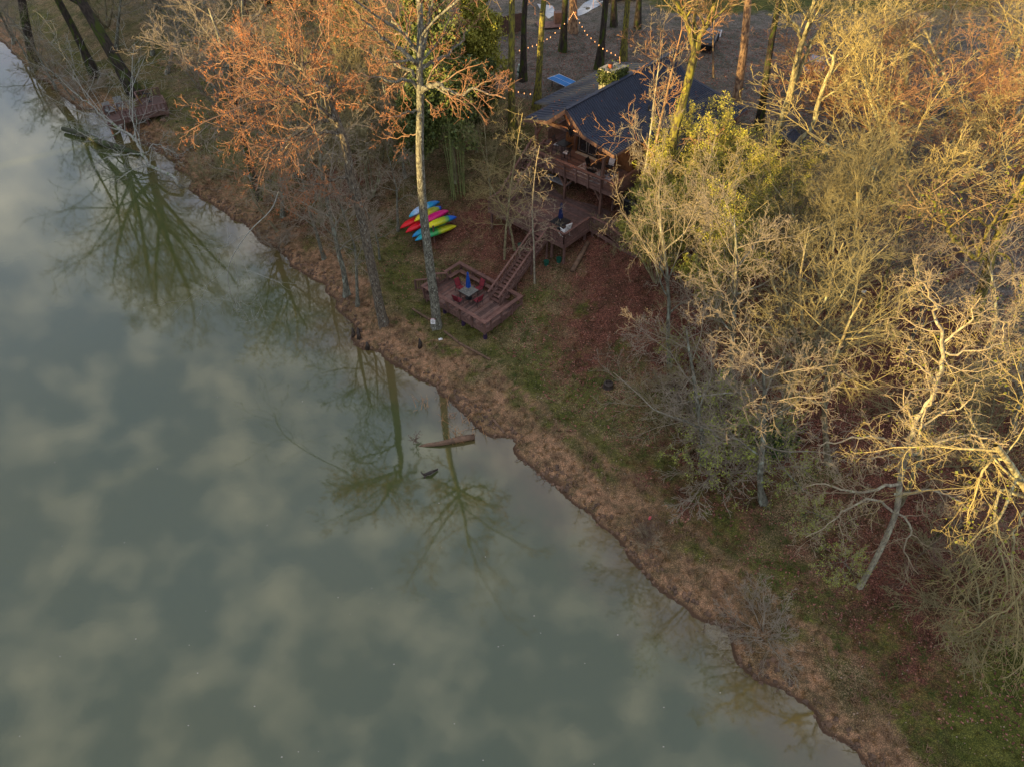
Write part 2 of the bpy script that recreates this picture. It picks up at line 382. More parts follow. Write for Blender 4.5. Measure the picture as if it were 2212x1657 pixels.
def layer(under, c0, c1, attr, scale, lo, hi, jit=.55, p=(.35, .65), edge=.9):
    top, _ = noise_mix(nt, vec, scale, c0, c1, *p, 6)
    a = add(nt, 'ShaderNodeAttribute', attribute_name=attr)
    n = add(nt, 'ShaderNodeTexNoise'); n.inputs['Scale'].default_value = edge; n.inputs['Detail'].default_value = 8; n.inputs['Roughness'].default_value = .65
    nt.links.new(vec, n.inputs['Vector'])
    ma = add(nt, 'ShaderNodeMath', operation='MULTIPLY_ADD'); ma.inputs[1].default_value = jit*2; ma.inputs[2].default_value = -jit
    nt.links.new(n.outputs[0], ma.inputs[0])
    ad = add(nt, 'ShaderNodeMath', operation='ADD'); nt.links.new(ma.outputs[0], ad.inputs[0]); nt.links.new(a.outputs['Fac'], ad.inputs[1])
    r = add(nt, 'ShaderNodeMapRange'); r.inputs[1].default_value = lo; r.inputs[2].default_value = hi; nt.links.new(ad.outputs[0], r.inputs[0])
    mx = add(nt, 'ShaderNodeMixRGB'); nt.links.new(r.outputs[0], mx.inputs[0])
    nt.links.new(under, mx.inputs[1]); nt.links.new(top, mx.inputs[2]); return mx.outputs[0]
c = layer(base, (.18, .078, .055), (.055, .026, .02), 'litter', 13, .1, .75, .8, (.38, .62))
c = layer(c, (.078, .070, .064), (.165, .148, .13), 'yard', 12, .35, .6)
c = layer(c, (.05, .06, .014), (.085, .09, .02), 'lawn', 6, .35, .6)
c = layer(c, (.12, .125, .028), (.06, .066, .022), 'moss', 7, .3, .95, .95, edge=1.9)
c = layer(c, (.31, .185, .11), (.15, .105, .065), 'mud', 3.2, .2, .75, .85, (.3, .7), edge=1.6)
ln, _ = noise_mix(nt, vec, .8, (1.12, 1.08, 1.04), (.68, .74, .66), .42, .62, 5)
mv = add(nt, 'ShaderNodeMixRGB', blend_type='MULTIPLY'); mv.inputs[0].default_value = 1; nt.links.new(c, mv.inputs[1]); nt.links.new(ln, mv.inputs[2]); c = mv.outputs[0]
gd, _ = noise_mix(nt, vec, 3.1, (1., 1., 1.), (.60, .56, .46), .52, .66, 6)
mv = add(nt, 'ShaderNodeMixRGB', blend_type='MULTIPLY'); mv.inputs[0].default_value = 1; nt.links.new(c, mv.inputs[1]); nt.links.new(gd, mv.inputs[2]); c = mv.outputs[0]
# fine litter flecks
fl, _ = noise_mix(nt, vec, 22, (.62, .62, .62), (1.7, 1.6, 1.5), .47, .66, 3)
mu = add(nt, 'ShaderNodeMixRGB', blend_type='MULTIPLY'); mu.inputs[0].default_value = 1; nt.links.new(c, mu.inputs[1]); nt.links.new(fl, mu.inputs[2])
# dark brown river bed, reaching just above the water line
a = add(nt, 'ShaderNodeAttribute', attribute_name='shore'); r = add(nt, 'ShaderNodeMapRange'); r.inputs[1].default_value = .0; r.inputs[2].default_value = .22
nt.links.new(a.outputs['Fac'], r.inputs[0]); mw = add(nt, 'ShaderNodeMixRGB'); mw.inputs[1].default_value = (.075, .045, .028, 1)
nt.links.new(r.outputs[0], mw.inputs[0]); nt.links.new(mu.outputs[0], mw.inputs[2]); nt.links.new(mw.outputs[0], b.inputs['Base Color'])
bb = add(nt, 'ShaderNodeBump'); bb.inputs['Strength'].default_value = .7; bb.inputs['Distance'].default_value = .07
bn = add(nt, 'ShaderNodeTexNoise'); bn.inputs['Scale'].default_value = 7; bn.inputs['Detail'].default_value = 7; bn.inputs['Roughness'].default_value = .7
nt.links.new(vec, bn.inputs['Vector']); nt.links.new(bn.outputs[0], bb.inputs['Height']); nt.links.new(bb.outputs[0], b.inputs['Normal'])
gme.materials.append(m)
ground = link('ground', gme, Matrix.Identity(4)); tag(ground, kind='structure')

# ------------------------------------------------------------------ river water
wx = axis(-90, 40, 1.0, 1500, 1.3); wy = axis(-10, 120, 1.0, 1500, 1.3)
WX, WY = np.meshgrid(wx, wy); wd = sdist(WX, WY).ravel()
ii = np.arange(WX.size).reshape(WX.shape); q = np.stack([ii[:-1, :-1], ii[:-1, 1:], ii[1:, 1:], ii[1:, :-1]], -1).reshape(-1, 4)
q = q[(wd[q].min(1) < 2.5)]
wme = fast_mesh('river', np.stack([WX.ravel(), WY.ravel(), np.zeros(WX.size)], 1), q)
a = wme.attributes.new('shore', 'FLOAT', 'POINT'); a.data.foreach_set('value', wd.astype(np.float32))
m, nt, b = nodemat('muddy_river_water')
g = add(nt, 'ShaderNodeNewGeometry'); vec = g.outputs['Position']
deep, _ = noise_mix(nt, vec, .07, (.052, .066, .026), (.062, .070, .022), .35, .65, 3)
a = add(nt, 'ShaderNodeAttribute', attribute_name='shore')
n = add(nt, 'ShaderNodeTexNoise'); n.inputs['Scale'].default_value = .45; n.inputs['Detail'].default_value = 5; nt.links.new(vec, n.inputs['Vector'])
ma = add(nt, 'ShaderNodeMath', operation='MULTIPLY_ADD'); ma.inputs[1].default_value = 5; ma.inputs[2].default_value = -2.5; nt.links.new(n.outputs[0], ma.inputs[0])
ad = add(nt, 'ShaderNodeMath', operation='ADD'); nt.links.new(ma.outputs[0], ad.inputs[0]); nt.links.new(a.outputs['Fac'], ad.inputs[1])
r = add(nt, 'ShaderNodeMapRange'); r.inputs[1].default_value = -4.5; r.inputs[2].default_value = .2; r.interpolation_type = 'SMOOTHSTEP'; nt.links.new(ad.outputs[0], r.inputs[0])
mx = add(nt, 'ShaderNodeMixRGB'); mx.inputs[2].default_value = (.10, .075, .030, 1); nt.links.new(deep, mx.inputs[1]); nt.links.new(r.outputs[0], mx.inputs[0])
nt.links.new(mx.outputs[0], b.inputs['Base Color'])
b.inputs['Roughness'].default_value = .02; b.inputs['IOR'].default_value = 1.7; b.inputs['Specular IOR Level'].default_value = .5
n3 = add(nt, 'ShaderNodeTexNoise'); n3.inputs['Scale'].default_value = 1.8; n3.inputs['Detail'].default_value = 7; n3.inputs['Roughness'].default_value = .62; nt.links.new(vec, n3.inputs['Vector'])
bb = add(nt, 'ShaderNodeBump'); bb.inputs['Strength'].default_value = .10; bb.inputs['Distance'].default_value = .012
nt.links.new(n3.outputs[0], bb.inputs['Height']); nt.links.new(bb.outputs[0], b.inputs['Normal'])
wme.materials.append(m)
water = link('river', wme, Matrix.Identity(4)); tag(water, kind='structure')

# wooded ridge on the far bank, out of the picture: it keeps the low sun off the lower ground
TAN = math.tan(SUN_EL)
SH = Vector((SUN_DIR.x, SUN_DIR.y)).normalized()
PERP = Vector((-SH.y, SH.x))             # (0.54,-0.84)
def shade_z(t):                          # height above which the sun reaches, at the near bank
    return float(np.interp(t, [-140, -80, -55, -36, -28, -18, -8, 5, 25, 60], [12.5, 12, 11.8, 13.4, 13.0, 12.6, 12.0, 11.2, 10, 9]))
fw = MB(); rr = random.Random(3)
for k in range(330):
    t = rr.uniform(-170, 90); s0 = rr.uniform(70, 100)
    p = SH*s0 + PERP*t
    smid = 22 + (6 if t < -30 else 8)
    top = shade_z(t + rr.uniform(-3, 3)) + (smid + s0)*TAN + rr.uniform(-2.2, .5)
    zb, _ = height(np.array([p.x]), np.array([p.y])); zb = float(zb[0]) - .4
    if top - zb < 3: top = zb+3
    rad = rr.uniform(3.2, 5); prof = []
    for j in range(7):
        f = j/6; prof.append((rad*max(.02, math.sin(math.pi*(.12+.88*f)))*(1-.25*f)*rr.uniform(.85, 1.1), (top-zb)*f))
    fw.lathe((p.x, p.y, zb), prof, 8)
tag(fw.put('far_wood', M['leafdk'], None, Matrix.Identity(4)), 'dark wooded ridge along the far bank of the river', None, None, 'stuff')

# ------------------------------------------------------------------ trees
class Sp:
    """branching habit: kids per level, length ratio, angle, wander and upward pull per level"""
    def __init__(s, kids=(12, 7, 5, 4), ratio=(.45, .5, .5, .5), ang=(55, 45, 42, 40), wan=(.06, .14, .18, .2), up=(.05, .06, .05, .03), t0=(.35, .15, .15, .1), rmin=.011, seg=(9, 6, 4, 3, 3), rr=.5):
        s.kids, s.ratio, s.ang, s.wan, s.up, s.t0, s.rmin, s.seg, s.rr = kids, ratio, ang, wan, up, t0, rmin, seg, rr
class Tree:
    def __init__(s, seed): s.ch = []; s.g = random.Random(seed); s.tips = []
    def grow(s, p, d, Ln, r, lv, S, endr=.25):
        g = s.g.gauss; n = S.seg[min(lv, len(S.seg)-1)]; w = S.wan[min(lv, len(S.wan)-1)]; up = S.up[min(lv, len(S.up)-1)]
        px, py, pz = p; dx, dy, dz = d; st = Ln/n
        pts = [(px, py, pz)]; rad = [r]; drs = [(dx, dy, dz)]
        for i in range(n):
            dx += g(0, w); dy += g(0, w); dz += g(0, w) + up
            l = math.sqrt(dx*dx+dy*dy+dz*dz); dx /= l; dy /= l; dz /= l
            px += dx*st; py += dy*st; pz += dz*st
            pts.append((px, py, pz)); drs.append((dx, dy, dz)); rad.append(max(S.rmin*.8, r*(1-(1-endr)*(i+1)/n)))
        s.path(pts, rad, drs, Ln, lv, S)
    def path(s, pts, rad, drs, Ln, lv, S, t0=None, kids=None):
        s.ch.append((pts, rad, lv)); n = len(pts)-1
        if lv >= len(S.kids):
            s.tips.append((pts[-1], drs[-1])); s.tips.append((pts[n//2], drs[n//2])); return
        k = kids if kids is not None else max(1, int(S.kids[lv]*s.g.uniform(.75, 1.25)+.5)); t0 = S.t0[lv] if t0 is None else t0
        ph = s.g.uniform(0, 6.28)
        for j in range(k):
            t = t0 + (1-t0)*(j+s.g.random())/k; f = t*n; i = min(n-1, int(f)); f -= i
            a, b_ = pts[i], pts[i+1]; p = (a[0]+(b_[0]-a[0])*f, a[1]+(b_[1]-a[1])*f, a[2]+(b_[2]-a[2])*f)
            d = drs[i+1]; ph += 2.4
            an = R(S.ang[lv]*s.g.uniform(.7, 1.25))
            # a perpendicular pair
            h = (0, 0, 1) if abs(d[2]) < .8 else (1, 0, 0)
            ux, uy, uz = d[1]*h[2]-d[2]*h[1], d[2]*h[0]-d[0]*h[2], d[0]*h[1]-d[1]*h[0]
            l = math.sqrt(ux*ux+uy*uy+uz*uz) or 1; ux /= l; uy /= l; uz /= l
            vx, vy, vz = d[1]*uz-d[2]*uy, d[2]*ux-d[0]*uz, d[0]*uy-d[1]*ux
            c, q = math.cos(ph), math.sin(ph); ca, sa = math.cos(an), math.sin(an)
            nd = (d[0]*ca+(ux*c+vx*q)*sa, d[1]*ca+(uy*c+vy*q)*sa, d[2]*ca+(uz*c+vz*q)*sa)
            r = max(S.rmin, (rad[i]*(1-f)+rad[i+1]*f)*S.rr*s.g.uniform(.8, 1.15))
            s.grow(p, nd, Ln*S.ratio[lv]*(1.15-.55*t)*s.g.uniform(.7, 1.25), r, lv+1, S)
    def limb(s, ctrl, r0, r1, lv, S, kids=None, t0=.1, sub=4, jit=.0):
        """explicit limb through control points, then side branches grow from it"""
        c = [Vector(p) for p in ctrl]; P = []
        c2 = [c[0]*2-c[1]] + c + [c[-1]*2-c[-2]]
        for i in range(1, len(c2)-2):
            a, b_, d, e = c2[i-1], c2[i], c2[i+1], c2[i+2]
            for k in range(sub):
                t = k/sub
                P.append(.5*((2*b_) + (d-a)*t + (2*a-5*b_+4*d-e)*t*t + (3*b_-a-3*d+e)*t**3) + Vector([s.g.gauss(0, jit) for _ in range(3)]))
        P.append(c[-1]); n = len(P)-1
        Ln = sum((P[i+1]-P[i]).length for i in range(n))
        pts = [tuple(p) for p in P]; rad = [r0+(r1-r0)*i/n for i in range(n+1)]
        drs = [tuple((P[min(n, i+1)]-P[max(0, i-1)]).normalized()) for i in range(n+1)]
        s.path(pts, rad, drs, Ln, lv, S, t0, kids)
        return pts, rad, drs
def chains_mesh(name, ch, mat, flare=0):
    V = []; F = []; A = []; base = 0
    groups = {}
    for pts, rad, lv in ch:
        k = 3 if rad[0] < .05 else (5 if rad[0] < .13 else 10)
        groups.setdefault((len(pts), k), []).append((pts, rad))
    for (n, k), lst in groups.items():
        P = np.array([a for a, _ in lst]); Rd = np.array([b_ for _, b_ in lst])
        T = np.empty_like(P); T[:, 1:-1] = P[:, 2:]-P[:, :-2]; T[:, 0] = P[:, 1]-P[:, 0]; T[:, -1] = P[:, -1]-P[:, -2]
        T /= np.linalg.norm(T, axis=2, keepdims=True)+1e-9
        ax = T.mean(1); ref = np.where((np.abs(ax[:, 2]) > .75)[:, None], np.array([1., .07, .03]), np.array([.05, .03, 1.]))[:, None, :]
        U = np.cross(T, ref); U /= np.linalg.norm(U, axis=2, keepdims=True)+1e-9; W = np.cross(T, U)
        an = 2*np.pi*np.arange(k)/k
        Rk = Rd[:, :, None]*np.ones(k)
        if flare and k == 10:       # root flare with buttresses on the foot of the trunk
            z0 = P[:, :1, 2]; f = np.exp(-np.maximum(0, P[:, :, 2]-z0)/flare)
            Rk = Rk*(1 + f[:, :, None]*(.42+.38*np.cos(an*5+1)[None, None, :]))
            Rk *= 1+.05*np.cos(an*3)[None, None, :]
        X = P[:, :, None, :] + (U[:, :, None, :]*np.cos(an)[None, None, :, None] + W[:, :, None, :]*np.sin(an)[None, None, :, None])*Rk[..., None]
        m_ = len(lst); V.append(X.reshape(-1, 3)); A.append(np.repeat(Rd.ravel(), k))
        c = np.arange(m_)[:, None, None]*n*k; i = np.arange(n-1)[None, :, None]*k; j = np.arange(k)[None, None, :]; j2 = (j+1) % k
        q = np.stack([c+i+j, c+i+j2, c+i+k+j2, c+i+k+j], -1).reshape(-1, 4) + base
        F.append(q); base += m_*n*k
    me = fast_mesh(name, np.concatenate(V), np.concatenate(F)); me.materials.append(mat)
    a = me.attributes.new('thick', 'FLOAT', 'POINT'); a.data.foreach_set('value', np.concatenate(A).astype(np.float32))
    return me
def leaves_mesh(name, tips, n, size, spread, mat, g, long=1.0, down=0, wd=.5):
    rs = np.random.RandomState(g); ti = rs.randint(0, len(tips), n); P = np.array([t[0] for t in tips])[ti] + rs.normal(0, spread, (n, 3))
    u = rs.normal(0, 1, (n, 3)); u[:, 2] -= down; u /= np.linalg.norm(u, axis=1, keepdims=True)
    w = np.cross(u, rs.normal(0, 1, (n, 3))); w /= np.linalg.norm(w, axis=1, keepdims=True)+1e-9
    sz = size*rs.uniform(.6, 1.3, (n, 1)); u = u*sz*long; w = w*sz*wd
    V = np.stack([P-w*.3, P+u*.5-w, P+u, P+u*.5+w], 1).reshape(-1, 3); Q = np.arange(n*4).reshape(n, 4)
    me = fast_mesh(name, V, Q, False); me.materials.append(mat); return me
def crook(Ln, r, up=1): return None
# --- habits
S_bare = Sp(kids=(12, 8, 5, 5), ratio=(.45, .5, .5, .42), rmin=.009)
S_tall = Sp(kids=(14, 8, 6, 4), ratio=(.36, .5, .5, .45), ang=(60, 45, 42, 40), t0=(.42, .2, .15, .1), rr=.42, rmin=.014, wan=(.03, .12, .16, .2))
S_fan = Sp(kids=(7, 6, 5, 4), ratio=(.55, .5, .48, .45), ang=(26, 34, 38, 38), wan=(.08, .13, .16, .18), up=(.02, .06, .05, .03), t0=(.2, .15, .1, .1), rmin=.009, rr=.55)
S_wig = Sp(kids=(9, 8, 6, 4), ratio=(.62, .48, .48, .45), ang=(58, 48, 50, 45), wan=(.12, .24, .28, .26), up=(.04, .05, .04, .02), t0=(.3, .15, .1, .1), rmin=.009, seg=(10, 8, 6, 4, 3), rr=.52)
S_droop = Sp(kids=(20, 5, 3, 1), ratio=(.24, .42, .5, .5), ang=(75, 45, 40, 40), wan=(.03, .1, .14, .2), up=(.0, -.035, -.03, -.03), t0=(.28, .1, .1, .1), rmin=.010, rr=.33)
S_limb = Sp(kids=(9, 7, 5, 4), ratio=(.5, .42, .48, .45), ang=(50, 46, 42, 40), wan=(.1, .16, .2, .22), up=(.05, .05, .04, .03), t0=(.2, .2, .1, .1), rmin=.012, rr=.5)
S_bush = Sp(kids=(6, 6, 4), ratio=(.5, .5, .5), ang=(28, 34, 36), wan=(.12, .14, .18), up=(-.02, 0, 0), t0=(.2, .2, .1), rmin=.008, seg=(7, 5, 4, 3), rr=.5)
HALF = (1, 1, 1)
LIB = {}
def make_lib(key, seed, H, r, S, stems=1, spread=0, leaf=None, clear=None):
    t = Tree(seed)
    if stems == 1:
        t.grow((0, 0, 0), (0, 0, 1), H, r, 0, S)
    else:
        for k in range(stems):
            a = 6.28*k/stems + t.g.uniform(-.4, .4); q = spread*t.g.uniform(.5, 1.2)
            d = Vector((math.cos(a)*q, math.sin(a)*q, 1)).normalized()
            t.grow((math.cos(a)*.12, math.sin(a)*.12, 0), tuple(d), H*t.g.uniform(.75, 1.05), r*t.g.uniform(.7, 1), 0, S)
    tr = chains_mesh('trunk', [c for c in t.ch if c[2] == 0], B['tan'], flare=r*1.2 if stems == 1 else 0)
    cr = chains_mesh('crown', [c for c in t.ch if c[2] > 0], B['tan'])
    lf = None
    if leaf: lf = leaves_mesh('leaves', t.tips, leaf[0], leaf[1], leaf[2], M[leaf[3]], seed, *(leaf[4:] or ()))
    LIB[key] = (tr, cr, lf, H)
make_lib('bareA', 1, 12, .19, S_bare); make_lib('bareB', 2, 12, .19, S_bare)
make_lib('tallA', 3, 28, .36, S_tall); make_lib('tallB', 4, 28, .36, S_tall)
make_lib('oak', 31, 27, .5, Sp(kids=(9, 9, 7, 5), ratio=(.5, .5, .5, .48), ang=(38, 42, 42, 40), wan=(.04, .1, .16, .2), up=(0, .06, .05, .03), t0=(.3, .2, .15, .1), rr=.52, rmin=.015))
make_lib('sparse', 32, 11, .13, Sp(kids=(10, 6, 4, 3), ratio=(.38, .5, .5, .5), ang=(55, 45, 45, 42), wan=(.05, .18, .22, .25), up=(.02, .04, .03, .02), t0=(.3, .2, .15, .1), rr=.42, rmin=.014))
make_lib('fanA', 5, 9, .13, S_fan, 5, .35); make_lib('fanB', 6, 9, .12, S_fan, 7, .5)
make_lib('wigA', 7, 10, .2, S_wig); make_lib('wigB', 8, 10, .2, S_wig)
make_lib('leafyA', 9, 7, .14, S_fan, 4, .38, (9500, .11, .11, 'leafyel')); make_lib('leafyB', 10, 7, .14, S_fan, 5, .42, (9500, .11, .11, 'leafyel'))
make_lib('droop', 12, 11, .09, S_droop)
make_lib('spring', 13, 6, .07, Sp(kids=(12, 7, 5, 3), ratio=(.5, .45, .45, .4), ang=(62, 44, 40, 36), wan=(.06, .1, .14, .2), up=(0, -.03, -.03, -.02), t0=(.25, .15, .1, .1), rmin=.008, rr=.5), 1, 0, (2400, .085, .06, 'leafgrn'))
make_lib('bush', 14, 2.6, .035, S_bush, 12, .8)
make_lib('evergreen', 15, 10, .14, Sp(kids=(18, 8, 5), ratio=(.3, .45, .45), ang=(60, 45, 40), wan=(.04, .12, .2), up=(.05, .02, 0), t0=(.22, .2, .1), rmin=.012, rr=.4), 1, 0, (22000, .16, .22, 'leafdk', 1.3, .3))
def plant(key, u, v, h, barkk, label, name='bare_tree', top=None, dz=0, rz=None, sc_=1.0, group=None, leafmat=None, cat='tree', wide=1.0, base=None):
    """put a tree of the library on the ground at a pixel; top is the pixel its tip leans to, h its height"""
    tr, cr, lf, H = LIB[key]
    b_ = base if base is not None else G(u, v); b_ = b_ - Vector((0, 0, .12))
    ax = Vector((0, 0, 1))
    if top: ax = PY(top[0], top[1], b_.y) - b_
    s_ = (ax.length if top and not key.startswith(('tall', 'oak')) else h)/H
    q = Vector((0, 0, 1)).rotation_difference(ax.normalized()).to_matrix().to_4x4()
    mw = Matrix.Translation(b_) @ q @ Matrix.Rotation(rng.uniform(0, 6.28) if rz is None else rz, 4, 'Z')
    t = thing(name, label, cat, mw, group)
    sm_ = mw @ Matrix.Diagonal((s_*wide, s_*wide, s_, 1))
    for nm, me_ in (('trunk', tr), ('crown', cr), ('leaves', lf)):
        if me_ is None: continue
        o = link(nm, me_, sm_, t)
        sl = o.material_slots[0]
        if nm != 'leaves': sl.link = 'OBJECT'; sl.material = B[barkk]
        elif leafmat: sl.link = 'OBJECT'; sl.material = M[leafmat]
    return t
def hero(name, label, T, barkk, base, leaves=None, flare=.5, extra=(), cat='tree'):
    mw = Matrix.Translation(base); t = thing(name, label, cat, mw)
    I = Matrix.Identity(4)
    link('trunk', chains_mesh('trunk', [c for c in T.ch if c[2] == 0], B[barkk], flare), I, t)
    link('crown', chains_mesh('crown', [c for c in T.ch if c[2] > 0], B[barkk]), I, t)
    if leaves: link('catkins' if leaves[3] == 'leafor' else 'leaves', leaves_mesh('leaves', T.tips, leaves[0], leaves[1], leaves[2], M[leaves[3]], 5, *leaves[4:]), I, t)
    return t
def trunk_pts(uvs, y0, slope=0):
    """trunk through pixels, in the upright plane at depth y0"""
    return [PY(u, v, y0 + slope*i) for i, (u, v) in enumerate(uvs)]

# big sycamore in front of the kayaks
b0 = G(943, 706); y0 = b0.y
T = Tree(101); b0d = b0-Vector((0, 0, .3))
tp = [b0d] + [PY(u, v, y0) for u, v in ((940, 660), (927, 560), (914, 450), (907, 330), (908, 230), (906, 130), (908, 40))]
lastp = tp[-1]; tp += [lastp + Vector((.1, .3, 3)), lastp + Vector((.3, .5, 7.5))]
pts, rad, drs = T.limb(tp, .36, .09, 0, S_limb, kids=9, t0=.62)
def limb_px(T, start, uvs, dy, r0, r1, S=S_limb, kids=9, lv=1, y=None, jit=.06):
    """start: world point; uvs: pixels of the limb; depth shifts by dy at its end"""
    n = len(uvs); y = start.y if y is None else y
    T.limb([start]+[PY(u, v, y + dy*(i+1)/n) for i, (u, v) in enumerate(uvs)], r0, r1, lv, S, kids=kids, t0=.12, jit=jit)
def on(uv): return PY(uv[0], uv[1], y0)
limb_px(T, on(z4(1552, 705)), [z4(1640, 655), z4(1720, 655), z4(1840, 722), z4(1960, 680), z4(2200, 745)], -2.0, .17, .03)
limb_px(T, on(z4(1840, 722)), [z4(1960, 670), z4(2080, 610), z4(2190, 590)], -.8, .07, .025, kids=7)
limb_px(T, on(z4(1556, 535)), [z4(1640, 485), z4(1740, 430), z4(1860, 320), z4(1900, 210)], 2.0, .13, .03)
limb_px(T, on(z4(1556, 500)), [z4(1460, 420), z4(1350, 340), z4(1270, 290), z4(1130, 160), z4(1060, 60)], -1.5, .16, .03, kids=12)
limb_px(T, on(z4(1545, 580)), [z4(1430, 520), z4(1320, 455), z4(1180, 420), z4(1000, 250)], 2.5, .11, .025, kids=10)
limb_px(T, on(z4(1545, 665)), [z4(1450, 610), z4(1330, 605), z4(1190, 590), z4(1040, 560)], -1.5, .11, .025, kids=10)
limb_px(T, on(z4(1545, 840)), [z4(1450, 850), z4(1370, 890), z4(1250, 880)], -1.2, .08, .02, kids=8)
limb_px(T, on(z4(1532, 1010)), [z4(1440, 1025), z4(1330, 1040), z4(1200, 1010)], 1.0, .045, .015, kids=6)
limb_px(T, on(z4(1560, 330)), [z4(1590, 220), z4(1620, 100), z4(1640, -40)], 1.0, .12, .04, kids=9)
limb_px(T, on(z4(1560, 420)), [z4(1450, 280), z4(1380, 160), z4(1290, 30), z4(1200, -80)], 3.0, .12, .03, kids=10)
limb_px(T, on(z4(1590, 740)), [z4(1640, 790), z4(1640, 860), z4(1700, 850)], -.8, .04, .015, kids=4)
limb_px(T, on(z4(1560, 470)), [z4(1690, 330), z4(1800, 150), z4(1850, 60)], 1.5, .07, .02, kids=8)
syc = hero('sycamore_tree', 'tall grey sycamore before the kayaks, a white notice nailed to its foot', T, 'sycamore', b0, (1200, .10, .05, 'leafor', 1.0, .8, .25), .55)
# notice on its foot
sp = PZ(935, 693, gz(b0.x, b0.y)+1.05)
sgm = Matrix.Translation((b0.x-.13, b0.y-.66, b0.z+1.02)) @ Matrix.Rotation(R(-14), 4, 'X') @ Matrix.Rotation(R(-8), 4, 'Z')
sg = thing('notice_sign', 'small white notice with a dark heading nailed to the sycamore trunk', 'sign', sgm)
MB().box((0, 0, 0), (.34, .02, .36)).put('panel', M['white'], sg, sgm)
mb = MB().box((0, -.013, .22), (.34, .02, .10)); mb.put('heading', M['redcloth'], sg, sgm)
mb = MB()
for x, z, w in ((0, .11, .07), (0, .03, .24), (0, -.07, .17)): MB().box((x, -.0125, z), (w, .004, .022)).put('text_line', M['black'], sg, sgm)
MB().box((0, -.0255, .22), (.26, .004, .05)).put('heading_text', M['white'], sg, sgm)

# orange catkin tree with mossy limbs
b0 = G(830, 700); y0 = b0.y
T = Tree(102)
tp = [b0-Vector((0, 0, .3))] + [on(p) for p in ((822, 670), (808, 600), z4(1085, 1500), z4(1035, 1340), z4(1015, 1200), z4(985, 1060), z4(935, 920), z4(895, 800), z4(860, 670), z4(735, 620), z4(690, 540), z4(665, 470))]
T.limb(tp, .36, .11, 0, S_limb, kids=3, t0=.8)
LM = [((930, 900), [(870, 880), (800, 810), (720, 770), (640, 700), (550, 655), (480, 620), (330, 590), (180, 600)], -3.0, .15, .03, 14),
 ((965, 1010), [(900, 1010), (820, 1000), (700, 1030), (560, 1070), (400, 1100), (240, 1080)], -2.5, .12, .03, 10),
 ((700, 1030), [(600, 1070), (540, 1110), (520, 1210), (535, 1340), (560, 1480), (590, 1560)], -1.5, .07, .02, 9),
 ((915, 900), [(800, 915), (690, 970), (590, 1040), (480, 1100), (430, 1160), (370, 1280), (320, 1440)], -3.5, .12, .02, 8),
 ((690, 540), [(620, 480), (610, 380), (600, 240), (580, 110)], 1.5, .09, .025, 12),
 ((675, 520), [(710, 440), (790, 300), (830, 130), (800, 60)], 2, .08, .02, 10),
 ((670, 520), [(740, 520), (830, 500), (900, 460)], -1, .06, .02, 6),
 ((735, 620), [(600, 500), (450, 400), (300, 330), (200, 290)], 1.5, .09, .02, 14),
 ((860, 665), [(930, 635), (1010, 640), (1080, 600)], 1.5, .07, .02, 8),
 ((860, 670), [(900, 740), (980, 790), (1090, 790)], -1.0, .06, .02, 7),
 ((700, 760), [(560, 790), (400, 870), (250, 960), (60, 960)], -2.5, .08, .02, 12),
 ((640, 700), [(450, 680), (260, 720), (110, 760)], -1.5, .07, .02, 12),
 ((1015, 1340), [(940, 1345), (840, 1370), (740, 1420), (660, 1480), (600, 1540)], -2.2, .10, .02, 8),
 ((1015, 1480), [(960, 1470), (880, 1440), (800, 1435)], -1.2, .06, .015, 5),
 ((540, 650), [(420, 520), (300, 430), (150, 440), (20, 480)], 1.5, .06, .02, 14)]
for st, pl, dy, r0, r1, k in LM: limb_px(T, on(z4(*st)), [z4(*p) for p in pl], dy, r0, r1, kids=k)
Tt = T.tips; T.tips = [t for t in Tt if t[0][2] > 7.0] or Tt
cat = hero('riverbank_tree', 'lichen-spotted tree with orange catkins and mossy limbs reaching over the river', T, 'lichen', b0, (4200, .14, .05, 'leafor', 1.0, 1.6, .17), .5)
# its long drooping white branch over the water
wb = Tree(103); yb = y0-3.2
wb.limb([PY(u, v, yb) for u, v in ((602, 415), (585, 455), (540, 500), (505, 550), (492, 590), (497, 630), (512, 660))], .045, .012, 1, Sp(kids=(0, 4, 3, 2), rmin=.008), kids=8, t0=.3)
link('drooping_branch', chains_mesh('branch', wb.ch, B['white']), Matrix.Identity(4), cat)

# white leaning tree with two leaders, lower right
b0 = G(1857, 1268); T = Tree(104)
def seg(uv, h): return PZ(uv[0], uv[1], b0.z + h*1.45)*.6 + PY(uv[0], uv[1], b0.y)*.4
S_w2 = Sp(kids=(9, 8, 6, 4), ratio=(.5, .42, .46, .45), ang=(58, 48, 48, 45), wan=(.1, .22, .28, .3), up=(.03, .04, .03, .02), t0=(.2, .15, .1, .1), rmin=.009, seg=(10, 7, 5, 4, 3), rr=.5)
T.limb([b0-Vector((0, 0, .3)), seg((1880, 1228), .9), seg((1912, 1165), 2.2), seg((1937, 1100), 3.4), seg((1945, 1030), 4.7), seg((1958, 983), 5.6)], .14, .12, 0, S_w2, kids=2, t0=.6)
c0 = seg((1958, 983), 5.6)
def LB(pts, r0, r1, k=9, lv=1): T.limb([seg(p, h) for p, h in pts], r0, r1, lv, S_w2, kids=k, t0=.12, jit=.05)
LB([((1958, 983), 5.6), ((1975, 920), 6.6), ((2010, 860), 7.8), ((2030, 800), 9), ((2036, 740), 10.2), ((2020, 690), 11)], .13, .05, 11)
LB([((2036, 740), 10.2), ((2090, 700), 11), ((2120, 640), 12)], .06, .02, 9)
LB([((2034, 760), 9.8), ((2100, 760), 10.2), ((2160, 740), 10.6), ((2170, 700), 11)], .05, .02, 8)
LB([((2020, 690), 11), ((2010, 640), 12), ((1975, 600), 12.6)], .05, .02, 9)
